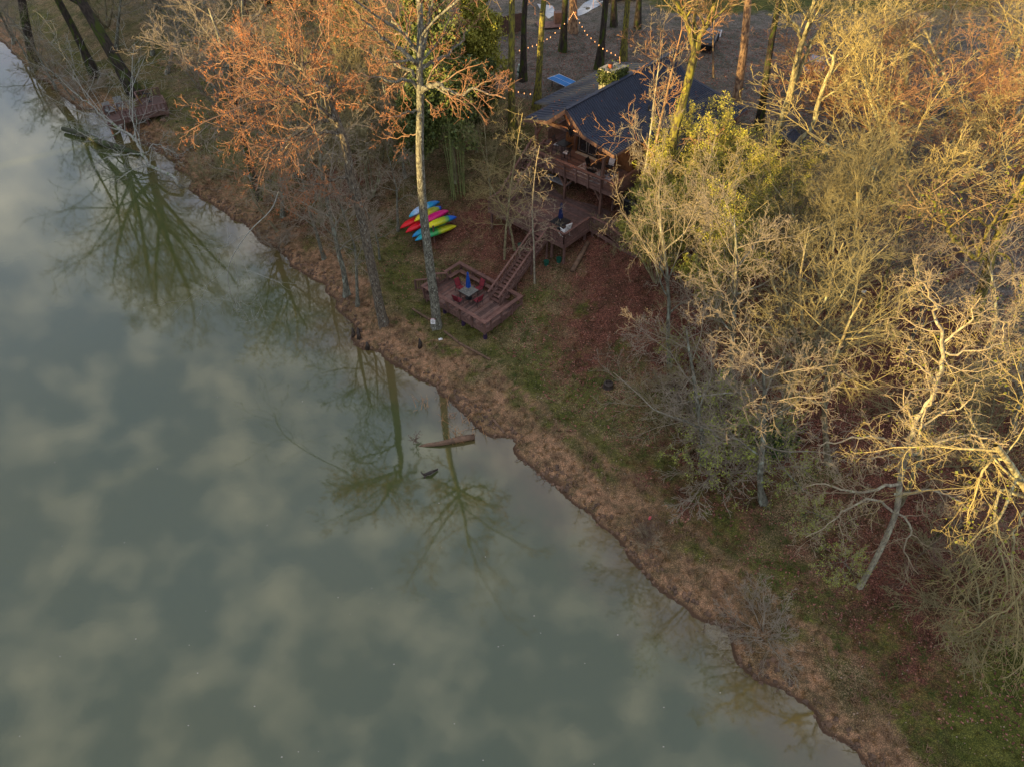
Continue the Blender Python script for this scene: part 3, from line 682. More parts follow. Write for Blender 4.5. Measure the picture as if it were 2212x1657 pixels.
LB([((2025, 830), 8.5), ((1985, 790), 9), ((1945, 760), 9.4)], .05, .02, 7)
LB([((1958, 983), 5.6), ((2030, 955), 6.4), ((2100, 940), 7), ((2180, 960), 7.4)], .09, .02, 12)
LB([((1958, 983), 5.6), ((1925, 960), 6.2), ((1880, 940), 6.6), ((1800, 955), 6.8), ((1765, 960), 6.8)], .07, .02, 9)
LB([((1940, 1040), 4.5), ((1880, 1060), 4.9), ((1830, 1062), 5.1), ((1780, 1045), 5.2), ((1740, 1050), 5.2)], .08, .02, 10)
LB([((1935, 1110), 3.2), ((1890, 1080), 4), ((1830, 1100), 4.2), ((1790, 1130), 4), ((1740, 1160), 3.8)], .07, .02, 9)
LB([((1940, 1070), 3.9), ((2000, 1060), 4.6), ((2060, 1075), 5), ((2110, 1110), 5)], .08, .02, 9)
LB([((1937, 1100), 3.4), ((1965, 1140), 3.4), ((1955, 1190), 2.8), ((1985, 1240), 2.0)], .06, .02, 6)
LB([((1950, 1010), 5), ((1990, 1000), 6), ((1985, 930), 7.5), ((2000, 880), 8.4)], .07, .03, 9)
hero('crooked_tree', 'pale crooked tree leaning over the slope in low sun, grey trunk bare at the foot', T, 'pale', b0, (900, .06, .08, 'leafmist'), .35)

# broad fan-shaped tree left of it
b0 = G(1672, 935); T = Tree(105)
T.limb([b0-Vector((0, 0, .3)), seg((1690, 880), 1.4), seg((1712, 820), 3), seg((1730, 765), 4.4), seg((1742, 730), 5.2)], .30, .20, 0, S_w2, kids=1, t0=.7)
S_f2 = Sp(kids=(9, 8, 6, 4), ratio=(.5, .42, .5, .5), ang=(30, 34, 34, 34), wan=(.05, .12, .16, .2), up=(.02, .03, .02, .0), t0=(.2, .12, .1, .1), rmin=.009, seg=(9, 7, 5, 4, 3), rr=.48)
for k in range(17):
    a = 6.28*k/17 + T.g.uniform(-.1, .1); e = T.g.uniform(.15, 1.5)
    p0 = seg((1738, 740), 5.0); d = Vector((math.cos(a)+.15, math.sin(a)*.9, e)).normalized()
    T.grow(tuple(p0 - Vector((0, 0, T.g.uniform(0, 1.6)))), tuple(d), T.g.uniform(4.2, 6.6), T.g.uniform(.08, .13), 1, S_f2)
hero('spreading_tree', 'broad bare tree fanning out fine olive branches at the middle of the slope', T, 'tan', b0, None, .5)

# mossy forked trunk rising over the roof
b0 = G(1416, 478); y0 = b0.y; T = Tree(106)
T.limb([b0-Vector((0, 0, .3))] + [on(p) for p in ((1438, 380), (1458, 283), (1470, 240), (1483, 190), (1497, 130), (1508, 90))], .30, .25, 0, S_limb, kids=1, t0=.8)
limb_px(T, on((1508, 90)), [(1530, 50), (1545, 5), (1560, -60), (1590, -160)], 0, .2, .07, kids=10)
limb_px(T, on((1500, 110)), [(1490, 60), (1470, 20), (1440, -30), (1400, -90)], -1, .17, .06, kids=10)
limb_px(T, on((1515, 80)), [(1500, 40), (1508, 0), (1500, -60)], .5, .12, .05, kids=8)
hero('mossy_tree', 'thick yellow-mossed trunk forking above the dark roof', T, 'moss', b0, None, .6)

# leaning twin trunk right of the house
b0 = G(1655, 338); y0 = b0.y; T = Tree(107)
T.limb([b0-Vector((0, 0, .3))] + [on(p) for p in (z5(230, 1080), z5(300, 900), z5(350, 740), z5(400, 500), z5(440, 340), z5(500, 180), z5(545, 0), z5(600, -200))], .34, .12, 0, S_limb, kids=6, t0=.6)
limb_px(T, on(z5(440, 330)), [z5(400, 220), z5(330, 150), z5(300, 0), z5(270, -150)], -1, .12, .05, kids=10)
limb_px(T, on(z5(330, 800)), [z5(440, 520), z5(520, 330), z5(620, 240), z5(760, 210), z5(860, 0)], 1, .18, .06, kids=12)
limb_px(T, on(z5(620, 240)), [z5(680, 130), z5(720, 0), z5(760, -150)], 1, .1, .04, kids=8)
hero('leaning_tree', 'big lichen-covered leaning trunk beside the small blue-roofed shed', T, 'pale2', b0, None, .6)
b0 = G(1690, 372); y0 = b0.y; T = Tree(108)
T.limb([b0-Vector((0, 0, .3))] + [on(p) for p in (z5(400, 1150), z5(520, 1020), z5(560, 860), z5(620, 680), z5(680, 540), z5(700, 430))], .22, .12, 0, S_limb, kids=3, t0=.7)
limb_px(T, on(z5(590, 800)), [z5(680, 740), z5(800, 640), z5(920, 560)], -1, .1, .03, kids=9)
limb_px(T, on(z5(700, 500)), [z5(830, 420), z5(960, 290), z5(1130, 200), z5(1300, 80)], 1, .1, .03, kids=12)
limb_px(T, on(z5(690, 450)), [z5(640, 380), z5(570, 310)], 1, .07, .03, kids=7)
hero('crooked_trunk_tree', 'smaller bent trunk curving up from the yard right of the leaning tree', T, 'pale2', b0, None, .5)

# contorted ivy-clad tree at the right edge
b0 = G(2108, 690); y0 = b0.y; T = Tree(109)
T.limb([b0-Vector((0, 0, .3))] + [on(p) for p in ((2118, 640), (2132, 590), (2145, 540), (2175, 470), (2200, 420), (2240, 330))], .36, .14, 0, S_w2, kids=2, t0=.7)
limb_px(T, on((2143, 545)), [(2110, 560), (2075, 533), (2052, 500), (2030, 460), (2000, 420)], -1, .16, .05, kids=12, S=S_w2)
limb_px(T, on((2110, 555)), [(2130, 510), (2150, 470), (2180, 440), (2212, 400)], -1.5, .12, .04, kids=10, S=S_w2)
limb_px(T, on((2143, 545)), [(2180, 560), (2190, 620), (2215, 640)], -1.5, .08, .03, kids=7, S=S_w2)
limb_px(T, on((2160, 500)), [(2100, 470), (2060, 455), (2020, 470), (2010, 500)], 1, .08, .03, kids=9, S=S_w2)
hero('ivy_tree', 'contorted tree wrapped in yellow-green moss beside the brown picket fence', T, 'moss', b0, (700, .12, .1, 'leafmist'), .5)

# drooping tree at the right edge, lower
b0 = G(2330, 1300); T = Tree(110)
T.limb([b0-Vector((0, 0, .3)), seg((2290, 1180), 2.5), seg((2230, 1080), 4.6), seg((2180, 1000), 6.4), seg((2150, 960), 7.4)], .2, .1, 0, S_w2, kids=4, t0=.5)
S_dr = Sp(kids=(10, 9, 6, 5), ratio=(.5, .36, .45, .5), ang=(40, 34, 34, 34), wan=(.08, .1, .12, .16), up=(-.02, -.04, -.05, -.03), t0=(.2, .12, .1, .1), rmin=.008, seg=(9, 7, 5, 4, 3), rr=.48)
for pl, k in (([((2230, 1080), 4.6), ((2160, 1060), 5), ((2150, 1150), 4.6), ((2175, 1250), 3.8), ((2150, 1350), 2.8), ((2120, 1440), 1.6)], 14),
              ([((2230, 1080), 4.6), ((2190, 1150), 4.4), ((2190, 1260), 3.6), ((2200, 1380), 2.6), ((2170, 1500), 1.4)], 14),
              ([((2250, 1120), 4.2), ((2230, 1250), 4), ((2150, 1330), 3.4), ((2080, 1370), 2.6)], 14),
              ([((2270, 1150), 3), ((2250, 1300), 3.2), ((2210, 1430), 2.6), ((2130, 1470), 1.8)], 14),
              ([((2180, 1000), 6.4), ((2140, 990), 6.6), ((2110, 1050), 6.4), ((2090, 1120), 5.8)], 9)):
    T.limb([seg(p, h) for p, h in pl], .07, .02, 1, S_dr, kids=k, t0=.1, jit=.05)
hero('drooping_tree', 'weeping pale tree hanging into the picture at the right edge above the grass', T, 'pale2', b0, (700, .11, .08, 'leafmist'), .4)

# fallen bleached tree in the water by the small dock
b0 = G(398, 408); T = Tree(111)
S_fall = Sp(kids=(9, 7, 5, 4), ratio=(.5, .4, .46, .45), ang=(50, 48, 48, 45), wan=(.1, .18, .24, .3), up=(.06, .1, .06, .03), t0=(.2, .15, .1, .1), rmin=.014, seg=(10, 7, 5, 4, 3), rr=.5)
F3 = lambda x, y, z: PZ(*z3(x, y), z)
T.limb([b0-Vector((0, 0, .1)), F3(1480, 1530, .5), F3(1430, 1465, 1.0), F3(1320, 1415, 1.2), F3(1230, 1370, 1.0)], .2, .13, 0, S_fall, kids=2, t0=.5)
for pl, r0, k in (([(1230, 1370, 1.0), (1180, 1280, 1.4), (1110, 1150, 2), (1000, 1080, 2.4), (880, 990, 2.6), (760, 880, 2.8), (650, 800, 2.8), (480, 640, 3), (320, 520, 3.4)], .15, 16),
                  ([(1180, 1280, 1.4), (1000, 1290, 1.2), (850, 1320, 1), (780, 1430, .5)], .08, 10),
                  ([(1110, 1150, 2), (1130, 1000, 3), (1090, 900, 4), (1060, 840, 4.6)], .08, 10),
                  ([(1190, 1270, 1.5), (1300, 1200, 2), (1400, 1250, 2), (1480, 1300, 1.6)], .06, 8),
                  ([(1000, 1080, 2.4), (900, 1140, 2), (760, 1150, 1.6), (640, 1090, 1.3)], .08, 9),
                  ([(1230, 1370, 1.0), (1080, 1420, .6), (960, 1500, .3)], .07, 8)):
    T.limb([F3(*p) for p in pl], r0, .025, 1, S_fall, kids=k, t0=.12, jit=.06)
hero('fallen_tree', 'bleached bare tree fallen from the bank into the river by the small dock', T, 'white', b0, None, 0)
mwl = Matrix.Identity(4)
lg = MB().tube([F3(520, 1070, .35), F3(680, 1110, .4), F3(830, 1180, .4), F3(980, 1225, .2), F3(1180, 1290, .1)], [.22, .3, .33, .3, .2], 9)
tag(lg.put('floating_log', M['mosslog'], None, mwl, True), 'dark mossy log lying in the water under the fallen tree', 'log')

# --- library trees: (kind, base u, v, height, bark, name, top, label, extra)
SPEC = [
 ('oak', 295, 203, 29, 'dark', 'bare_tree', (120, -60), 'tall dark leaning tree with a mossy foot next to the small dock', {'wide': 1.25}),
 ('oak', 207, 168, 26, 'dark', 'bare_tree', (110, -60), 'second dark trunk left of the tree by the small dock', {}),
 ('bareB', 120, 190, 12, 'grey', 'bare_tree', (10, 20), 'leaning bare tree at the water edge at the far left', {}),
 ('wigA', 60, 128, 11, 'grey', 'bare_tree', (-10, 10), 'mossy bare tree on the bank in the top left corner', {'leaves': 1}),
 ('bareA', 160, 215, 9, 'grey', 'bare_tree', (80, 110), 'thin bare tree on the bank left of the small dock', {}),
 ('tallB', 562, 432, 14, 'dark', 'bare_tree', (470, 150), 'dark trunk with a wide grey crown left of the orange tree', {'wide': 1.5}),
 ('bareA', 552, 392, 15, 'grey', 'bare_tree', (450, 20), 'grey bare tree above the eroded bank with a pale crown', {'wide': 1.5}),
 ('bareB', 360, 160, 11, 'grey', 'bare_tree', (400, -30), 'grey twiggy tree on the leafy slope right of the small dock', {'wide': 1.3}),
 ('fanA', 470, 230, 8, 'grey', 'bare_shrub', None, 'twiggy grey thicket on the slope between dock and orange tree', {}),
 ('bareA', 748, 640, 13, 'grey', 'bare_tree', (690, 330), 'mossy bare tree at the water edge left of the orange tree', {'wide': 1.2}),
 ('bareB', 772, 662, 11, 'grey', 'bare_tree', (735, 420), 'thin mossy trunk crossing its neighbour at the water edge', {'wide': .9}),
 ('bareB', 700, 560, 9, 'grey', 'bare_tree', (640, 330), 'spindly bare tree on the bank behind the crossing trunks', {}),
 ('bareA', 690, 480, 11, 'tan', 'bare_tree', (690, 180), 'thin tan tree behind the orange-catkin crown', {'wide': 1.2}),
 ('bareB', 630, 380, 10, 'tan', 'bare_tree', (610, 110), 'bare tan tree behind the long mossy limb', {'wide': 1.3}),
 ('fanB', 800, 430, 9, 'tan', 'bare_shrub', None, 'dense bare thicket between the orange tree and the sycamore', {}),
 ('fanA', 760, 330, 9, 'tan', 'bare_shrub', None, 'golden twiggy thicket behind the two big bank trees', {}),
 ('fanA', 850, 300, 9, 'pale2', 'bare_shrub', None, 'sunlit thicket behind the sycamore trunk', {}),
 ('bareA', 700, 190, 12, 'tan', 'bare_tree', (730, 0), 'bare tree in the top middle behind the orange crown', {'wide': 1.3}),
 ('bareB', 860, 500, 8, 'grey', 'bare_tree', (840, 330), 'thin leaning tree behind the kayak rack', {}),
 ('bareA', 875, 385, 10, 'grey', 'bare_tree', (820, 160), 'pale thin tree up the slope from the kayaks', {}),
 ('evergreen', 985, 395, 11, 'tan', 'evergreen_tree', (960, 90), 'dark evergreen with hanging leaves right of the sycamore', {}),
 ('evergreen', 955, 300, 11, 'tan', 'evergreen_tree', (900, 20), 'sunlit evergreen behind the sycamore crown', {}),
 ('evergreen', 1040, 235, 10, 'moss', 'evergreen_tree', (1040, 0), 'yellowish ivy-hung tree by the yard fence', {'leafmat': 'leafyel'}),
 ('evergreen', 905, 400, 9, 'tan', 'evergreen_tree', (880, 230), 'low dark evergreen directly behind the sycamore trunk', {}),
 ('evergreen', 1030, 330, 7, 'tan', 'evergreen_tree', (1040, 170), 'small evergreen at the edge of the bamboo', {'leafmat': 'ivy'}),
 ('evergreen', 740, 150, 10, 'tan', 'evergreen_tree', (760, 0), 'olive evergreen at the top behind the orange tree', {'leafmat': 'ivy'}),
 ('droop', 1155, 612, 9.5, 'pale', 'slender_tree', (1163, 330), 'slender pale tree with drooping twigs beside the long stairs', {'wide': 1.05}),
 ('droop', 1090, 560, 10.5, 'pale2', 'slender_tree', (1087, 240), 'thin upright tree with curved twigs left of the middle deck', {'wide': 1.1}),
 ('bareB', 1112, 540, 6, 'pale2', 'slender_tree', (1060, 390), 'small leaning sapling in front of the middle deck', {}),
 ('sparse', 1392, 452, 16, 'reddish', 'bare_tree', (1415, 60), 'thin tree with pinkish shoots in front of the dark roof', {'wide': 1.0}),
 ('sparse', 1372, 470, 15, 'pale', 'bare_tree', (1462, 90), 'slim second stem in front of the roof, beside the mossy fork', {'wide': .7}),
 ('tallA', 1583, 262, 26, 'pine', 'pine_tree', (1700, -330), 'tall straight orange-barked pine behind the house', {'wide': .9, 'fat': 1}),
 ('tallB', 1640, 280, 24, 'dark', 'yard_tree', (1740, -330), 'dark mossy trunk in the yard between pine and leaning tree', {}),
 ('tallA', 1108, 300, 26, 'moss', 'yard_tree', (1100, -500), 'thick ivy-mottled trunk left of the ping-pong table', {}),
 ('tallB', 1130, 175, 24, 'dark', 'yard_tree', (1140, -400), 'narrow dark trunk behind the white sack', {}),
 ('tallB', 1158, 235, 24, 'moss', 'yard_tree', (1215, -350), 'mossy slim trunk beside the ping-pong table', {}),
 ('tallA', 1216, 113, 26, 'dark', 'yard_tree', (1235, -450), 'dark trunk with a mossy foot in the middle of the yard', {}),
 ('tallB', 1238, 70, 26, 'pine', 'yard_tree', (1240, -450), 'broad reddish trunk hung with the end of the string lights', {'fat': 1}),
 ('tallA', 1293, 150, 26, 'dark', 'yard_tree', (1340, -420), 'dark leaning trunk behind the chimney', {}),
 ('tallB', 1325, 58, 24, 'dark', 'yard_tree', (1345, -400), 'short-looking dark trunk at the far side of the yard', {}),
 ('tallA', 1345, 132, 24, 'moss', 'yard_tree', (1410, -400), 'mossy trunk right of the chimney', {}),
 ('tallB', 1378, 62, 24, 'dark', 'yard_tree', (1395, -400), 'far dark trunk above the right part of the roof', {}),
 ('bareB', 1542, 168, 14, 'reddish', 'yard_tree', (1560, -60), 'thin sapling in the yard left of the pine', {'wide': .7}),
]
LEAFY = [(1450, 560, 7, (1430, 420)), (1425, 470, 7.5, (1435, 325)), (1480, 480, 7.5, (1500, 320)), (1550, 470, 8, (1575, 300)), (1620, 470, 7, (1655, 330)), (1520, 570, 6.5, (1510, 430)), (1600, 570, 6, (1600, 430)), (1420, 610, 7.5, (1400, 470)), (1650, 530, 6, (1680, 400)), (1560, 690, 8, (1545, 500)), (1490, 380, 6.5, (1525, 255))]
LEAFL = ['yellow-leaved shrub hanging over the side landing of the middle deck', 'yellow-leaved shrub against the right wall of the house', 'yellow-leaved shrub below the mossy forked trunk', 'tallest yellow-leaved shrub right of the roof', 'yellow-green shrub in front of the small shed', 'twiggy yellow-leaved shrub in the middle of the thicket', 'yellow-leaved shrub at the lower right of the thicket', 'yellow-leaved tree leaning towards the middle deck', 'yellow-green shrub at the right end of the thicket', 'yellow-budded tree at the foot of the thicket on the red leaf slope', 'bright yellow shrub directly at the roof edge']
for k, (u, v, h, tpp) in enumerate(LEAFY):
    plant('leafyA' if k % 2 else 'leafyB', u, v, h, 'pale2', LEAFL[k], 'leafy_shrub', tpp, group='yellow-leaved shrubs right of the house', cat='shrub', wide=.95)
SPEC += [
 ('bareA', 1585, 835, 16, 'grey', 'bare_tree', (1590, 470), 'tall thin bare tree with grey twigs left of the fan tree', {'wide': .9}),
 ('bareB', 1790, 1000, 17, 'tan', 'bare_tree', (1840, 640), 'tall bare tree between the fan tree and the pale crooked one', {'wide': .9}),
 ('bareA', 1940, 1090, 15, 'tan', 'bare_tree', (2060, 820), 'bare tree directly behind the pale crooked tree', {'wide': 1.0}),
 ('bareB', 2110, 820, 14, 'grey', 'bare_tree', (2150, 560), 'bare grey tree between the fence and the lattice', {'wide': 1.1}),
 ('bareA', 1780, 760, 14, 'tan', 'bare_tree', (1800, 500), 'bare brown tree behind the fan tree', {'wide': 1.1}),
 ('bareB', 1960, 760, 12, 'grey', 'bare_tree', (1990, 560), 'bare tree in the red leaves below the picket fence', {'wide': 1.1}),
 ('bush', 1560, 1010, 3.2, 'grey', 'bare_bush', None, 'wide grey brush drooping over the slope left of the ivy mound', {'wide': 1.8}),
 ('bush', 1480, 930, 2.6, 'tan', 'bare_bush', None, 'brown brush on the leaf slope above the bank', {'wide': 1.8}),
 ('bush', 2130, 1330, 3.2, 'tan', 'bare_bush', None, 'pinkish brown brush under the drooping tree', {'wide': 1.8}),
 ('bareB', 1520, 1000, 12, 'grey', 'bare_tree', (1490, 720), 'grey bare tree on the slope at the left end of the budding row', {'wide': 1.1}),
 ('bareA', 1650, 1085, 13, 'grey', 'bare_tree', (1650, 760), 'grey bare tree standing among the budding saplings', {'wide': 1.0}),
 ('bareB', 1850, 560, 12, 'pale2', 'bare_tree', (1870, 350), 'sunlit bare tree left of the picket fence', {'wide': 1.1}),
 ('oak', 78, 152, 27, 'dark', 'bare_tree', (20, -60), 'dark slanting trunk at the water edge in the top left corner', {'wide': 1.1}),
 ('fanA', 700, 330, 8, 'grey', 'bare_shrub', None, 'grey thicket under the orange crown near the evergreens', {'wide': 1.3}),
 ('fanB', 660, 220, 9, 'tan', 'bare_shrub', None, 'tan thicket above the orange crown', {'wide': 1.4}),
 ('bareB', 610, 470, 9, 'grey', 'bare_tree', (570, 250), 'small pale tree inside the orange crown near the bank', {'wide': 1.3}),
 ('bareA', 790, 250, 11, 'pale2', 'bare_tree', (780, 20), 'golden bare tree between orange crown and sycamore', {'wide': 1.3}),
 ('fanA', 880, 210, 9, 'pale2', 'bare_shrub', None, 'golden thicket behind the upper sycamore limbs', {'wide': 1.2}),
 ('bareB', 820, 560, 6, 'grey', 'bare_tree', (790, 440), 'sapling between the orange tree and the kayaks', {'wide': 1.2}),
 ('fanA', 420, 90, 9, 'grey', 'bare_shrub', None, 'grey thicket on the mossy slope at the top left', {'wide': 1.4}),
 ('bareA', 330, 120, 10, 'grey', 'bare_tree', (340, -60), 'slim grey tree behind the dock oak', {'wide': 1.3}),
 ('fanB', 230, 60, 8, 'tan', 'bare_shrub', None, 'brown thicket at the top edge above the dock', {'wide': 1.4}),
 ('wigB', 30, 95, 10, 'grey', 'bare_tree', (20, -40), 'twisted grey tree at the left edge of the bank', {'wide': 1.2}),
 ('bush', 180, 215, 3, 'grey', 'bare_bush', None, 'grey bush on the bank left of the dock', {'wide': 1.6}),
 ('bush', 120, 165, 3, 'tan', 'bare_bush', None, 'brown bush at the water edge at the far left', {'wide': 1.6}),
 ('bush', 450, 395, 2.5, 'tan', 'bare_bush', None, 'brown brush on the eroded bank by the fallen tree', {'wide': 1.6}),
 ('bush', 395, 330, 2, 'tan', 'bare_bush', None, 'low brush at the inlet right of the dock', {'wide': 1.5}),
 ('bush', 600, 540, 1.8, 'grey', 'bare_bush', None, 'small brush on the bank under the drooping white branch', {'wide': 1.5}),
 ('bareA', 1060, 440, 9, 'tan', 'slender_tree', (1045, 270), 'thin bare stem at the right end of the evergreens', {'wide': .9}),
 ('wigA', 1447, 792, 13, 'grey', 'bare_tree', (1440, 400), 'straight grey-green trunk with level branches at the left of the slope', {'wide': .55}),
 ('wigB', 1555, 690, 11, 'pale2', 'bare_tree', (1590, 420), 'pale yellow trunk in the thicket left of the fan tree', {'wide': 1.0}),
 ('fanA', 1800, 660, 10, 'tan', 'bare_shrub', (1770, 420), 'tall twiggy shrub cluster in the middle of the right wood', {'wide': 1.2}),
 ('fanB', 1710, 600, 8, 'tan', 'bare_shrub', (1705, 440), 'fine twiggy shrub above the fan tree', {'wide': 1.0}),
 ('fanA', 1790, 540, 9, 'tan', 'bare_shrub', (1800, 360), 'upright bare shrub below the gravel yard', {'wide': 1.1}),
 ('fanB', 1900, 480, 9, 'tan', 'bare_shrub', (1890, 300), 'reddish twig thicket right of the gravel yard', {'wide': 1.1}),
 ('bareA', 1895, 663, 10, 'moss', 'bare_tree', (1945, 480), 'mossy trunk in front of the picket fence', {'wide': 1.1}),
 ('fanA', 1985, 470, 11, 'pale2', 'bare_tree', (2010, 150), 'golden sunlit tree left of the top right corner', {'wide': 1.5}),
 ('fanB', 1880, 330, 11, 'reddish', 'bare_tree', (1900, 80), 'golden fan-branched tree at the right of the yard', {'wide': 1.5}),
 ('fanA', 2090, 330, 12, 'pale2', 'bare_tree', (2110, 20), 'golden bare tree in the top right corner', {'wide': 1.5}),
 ('wigB', 2060, 250, 14, 'pale', 'bare_tree', (2060, -60), 'tall golden tree at the top right', {'wide': 1.3}),
 ('fanB', 2170, 420, 11, 'reddish', 'bare_tree', (2180, 170), 'orange-brown twiggy tree at the right edge', {'wide': 1.5}),
 ('wigA', 1960, 190, 13, 'pale2', 'bare_tree', (1960, -50), 'golden crooked tree at the top behind the fan-branched one', {'wide': 1.3}),
 ('bareA', 2190, 250, 13, 'pale', 'bare_tree', (2210, -60), 'golden tree cut by the right edge near the top', {'wide': 1.5}),
 ('bareB', 2040, 120, 12, 'reddish', 'bare_tree', (2040, -60), 'russet tree at the far top right', {'wide': 1.4}),
 ('bareA', 1850, 120, 13, 'pale2', 'bare_tree', (1850, -120), 'bare tree standing on the far lawn', {'wide': 1.3}),
 ('wigB', 2150, 140, 12, 'reddish', 'bare_tree', (2160, -80), 'far russet tree against the right edge', {'wide': 1.4}),
 ('wigA', 2190, 930, 9, 'pale', 'bare_tree', (2230, 740), 'crooked pale tree in front of the lattice', {'wide': 1.2}),
 ('wigB', 2000, 1170, 5.5, 'dark', 'bare_tree', (2085, 1040), 'short mossy leaning trunk on the red leaves at the right', {'wide': 1.1}),
 ('fanA', 1560, 850, 6, 'tan', 'bare_shrub', (1545, 720), 'fine brown brush left of the fan tree', {'wide': 1.4}),
 ('spring', 1690, 985, 6, 'grey', 'budding_tree', (1560, 900), 'small tree with fresh green leaves leaning to the river below the fan tree', {'wide': 1.3}),
 ('spring', 1600, 960, 5, 'grey', 'budding_tree', (1500, 880), 'small budding tree at the left end of the green-leaved row', {'wide': 1.4}),
 ('spring', 1740, 1060, 5.5, 'grey', 'budding_tree', (1650, 1000), 'small budding tree in the middle of the green-leaved row', {'wide': 1.4}),
 ('spring', 1790, 1120, 5, 'grey', 'budding_tree', (1720, 1080), 'budding sapling between the green-leaved row and the pale tree', {'wide': 1.3}),
 ('spring', 1840, 1230, 4, 'grey', 'budding_tree', (1800, 1180), 'lowest budding sapling beside the foot of the pale crooked tree', {'wide': 1.3}),
 ('spring', 1520, 790, 4.5, 'grey', 'budding_tree', (1470, 730), 'budding sapling on the leaf slope near the straight trunk', {'wide': 1.2}),
 ('bush', 1655, 1372, 3.0, 'grey', 'bare_bush', (1640, 1340), 'grey-green many-stemmed bush on the bank at the lower right', {'wide': 1.6}),
 ('bush', 1402, 1178, 1.2, 'pale', 'bare_bush', None, 'small dry bush on the edge of the bank', {}),
 ('bush', 1480, 870, 2.2, 'grey', 'bare_bush', None, 'low grey bush under the level-branched tree', {'wide': 1.5}),
 ('bush', 1330, 520, 1.8, 'tan', 'bare_bush', None, 'brown brush under the right stair of the middle deck', {'wide': 1.4}),
 ('fanB', 2110, 1010, 6, 'tan', 'bare_shrub', None, 'brown brush below the lattice at the right edge', {'wide': 1.3}),
 ('bareB', 600, 500, 7, 'tan', 'bare_tree', (520, 370), 'small tree leaning over the eroded bank', {'wide': 1.2}),
 ('fanA', 640, 300, 8, 'grey', 'bare_shrub', None, 'grey brush under the far end of the orange crown', {'wide': 1.2}),
 ('bareA', 250, 110, 12, 'grey', 'bare_tree', (270, -80), 'bare tree on the mossy bank at the top left', {'wide': 1.3}),
 ('bareB', 540, 160, 12, 'grey', 'bare_tree', (520, -60), 'bare tree below the timber building at the top', {'wide': 1.4}),
]
for key, u, v, h, bk, nm, top, lab, ex in SPEC:
    if nm in ('yard_tree', 'pine_tree'): lab_g = 'trunks standing in the yard'
    else: lab_g = None
    plant(key, u, v, h, ex.get('bk', bk), lab, nm, top, group=lab_g, wide=ex.get('wide', 1)*(1.3 if ex.get('fat') else 1), leafmat=ex.get('leafmat'), cat='bush' if nm.endswith(('bush', 'shrub')) else 'tree')
# tall trees upriver, beyond the frame's top, whose reflections darken the far water

# ------------------------------------------------------------------ timber house on the slope (local frame: x along the porch, y into the house)
HM = Matrix.Translation((1.40, 51.76, 0)) @ Matrix.Rotation(R(-41.4), 4, 'Z')
def loc(x, y, z): return HM @ Vector((x, y, z))
def at_h(x, y, z): return HM @ Matrix.Translation((x, y, z))
ZU, ZM, ZL = 7.55, 5.1, 1.9           # upper porch, middle deck, lower deck floors
RIDGE = 3.77
house = thing('timber_house', 'brown timber house with a dark blue-grey roof and an open gabled porch above the decks', 'house', at_h(3.4, 6, 5))
F = Frame(HM, house)
def zroof(x):
    d = abs(x-RIDGE)
    return 12.85 - .84*d if d < 1.6 else 11.506 - .205*(d-1.6)
def slope(name, x0, x1, y0, y1, th=.14):
    """one roof slab between two x positions"""
    za, zb = zroof(x0 if x0 != RIDGE else RIDGE), zroof(x1)
    mb = MB(); a = [(x0, y0, za), (x1, y0, zb), (x1, y1, zb), (x0, y1, za)]
    i = len(mb.v); mb.v += [Vector(p) for p in a] + [Vector((p[0], p[1], p[2]-th)) for p in a]
    q = [(0, 1, 2, 3), (7, 6, 5, 4), (0, 4, 5, 1), (1, 5, 6, 2), (2, 6, 7, 3), (3, 7, 4, 0)]
    if x1 < x0: q = [t[::-1] for t in q]
    mb.f += [list(t) for t in q]
    return F.mb(name, mb, 'roof')
KR, KL = RIDGE+1.6, RIDGE-1.6
YF, YB = -.65, 13.2
slope('roof', RIDGE, KR, YF, YB); slope('roof', RIDGE, KL, YF, YB)
slope('roof', KR, 8.2, YF, 2.4); slope('roof', KL, -.05, YF, 2.4)
slope('roof', KR, 11.1, 2.402, YB); slope('roof', KL, -1.6, 2.402, YB)
F.bar('ridge_cap', (RIDGE, YF-.03, 12.87), (RIDGE, YB, 12.87), .3, .08, 'roofrib')
# shingle courses: thin raised edges running down the slopes, front part of the right slope and the left one
def course(y, x0, x1, w=.045, h=.05):
    pts = sorted({x0, x1} | ({KR} if x0 < KR < x1 else set()) | ({KL} if x0 < KL < x1 else set()))
    mb = MB()
    for a_, b_ in zip(pts[:-1], pts[1:]): mb.bar((a_, 0, zroof(a_)+.015), (b_, 0, zroof(b_)+.015), w, h)
    return mb
cme = {}
for nm, x0, x1, ys in (('a', RIDGE+.1, 8.15, np.arange(-.55, 2.4, .235)), ('b', RIDGE+.1, 11.0, np.arange(2.55, 13.1, .235)), ('c', -.0, RIDGE-.1, np.arange(-.55, 2.4, .47)), ('d', -1.5, RIDGE-.1, np.arange(2.6, 13.1, .47))):
    me_ = course(0, x0, x1, .03 if nm in 'cd' else .045, .03 if nm in 'cd' else .05).mesh('roof_course', M['roof' if nm in 'cd' else 'roofrib'])
    for y in ys: link('roof_course', me_, HM @ Matrix.Translation((0, float(y), 0)), house)
for x0, x1 in ((RIDGE, KR), (KR, 8.2), (RIDGE, KL), (KL, -.05)):
    F.bar('fascia_board', (x0, YF-.03, zroof(x0)-.16), (x1, YF-.03, zroof(x1)-.16), .05, .26, 'stainr')
F.bar('eave_board', (8.22, YF, zroof(8.2)-.12), (8.22, 2.4, zroof(8.2)-.12), .04, .18, 'stainr')
F.bar('eave_board', (11.12, 2.4, zroof(11.1)-.12), (11.12, YB, zroof(11.1)-.12), .04, .18, 'stain')
F.bar('eave_board', (-.07, YF, zroof(0)-.12), (-.07, 2.4, zroof(0)-.12), .04, .18, 'stain')
F.bar('gutter', (-1.64, 2.4, zroof(-1.6)-.1), (-1.64, YB, zroof(-1.6)-.1), .1, .12, 'black')
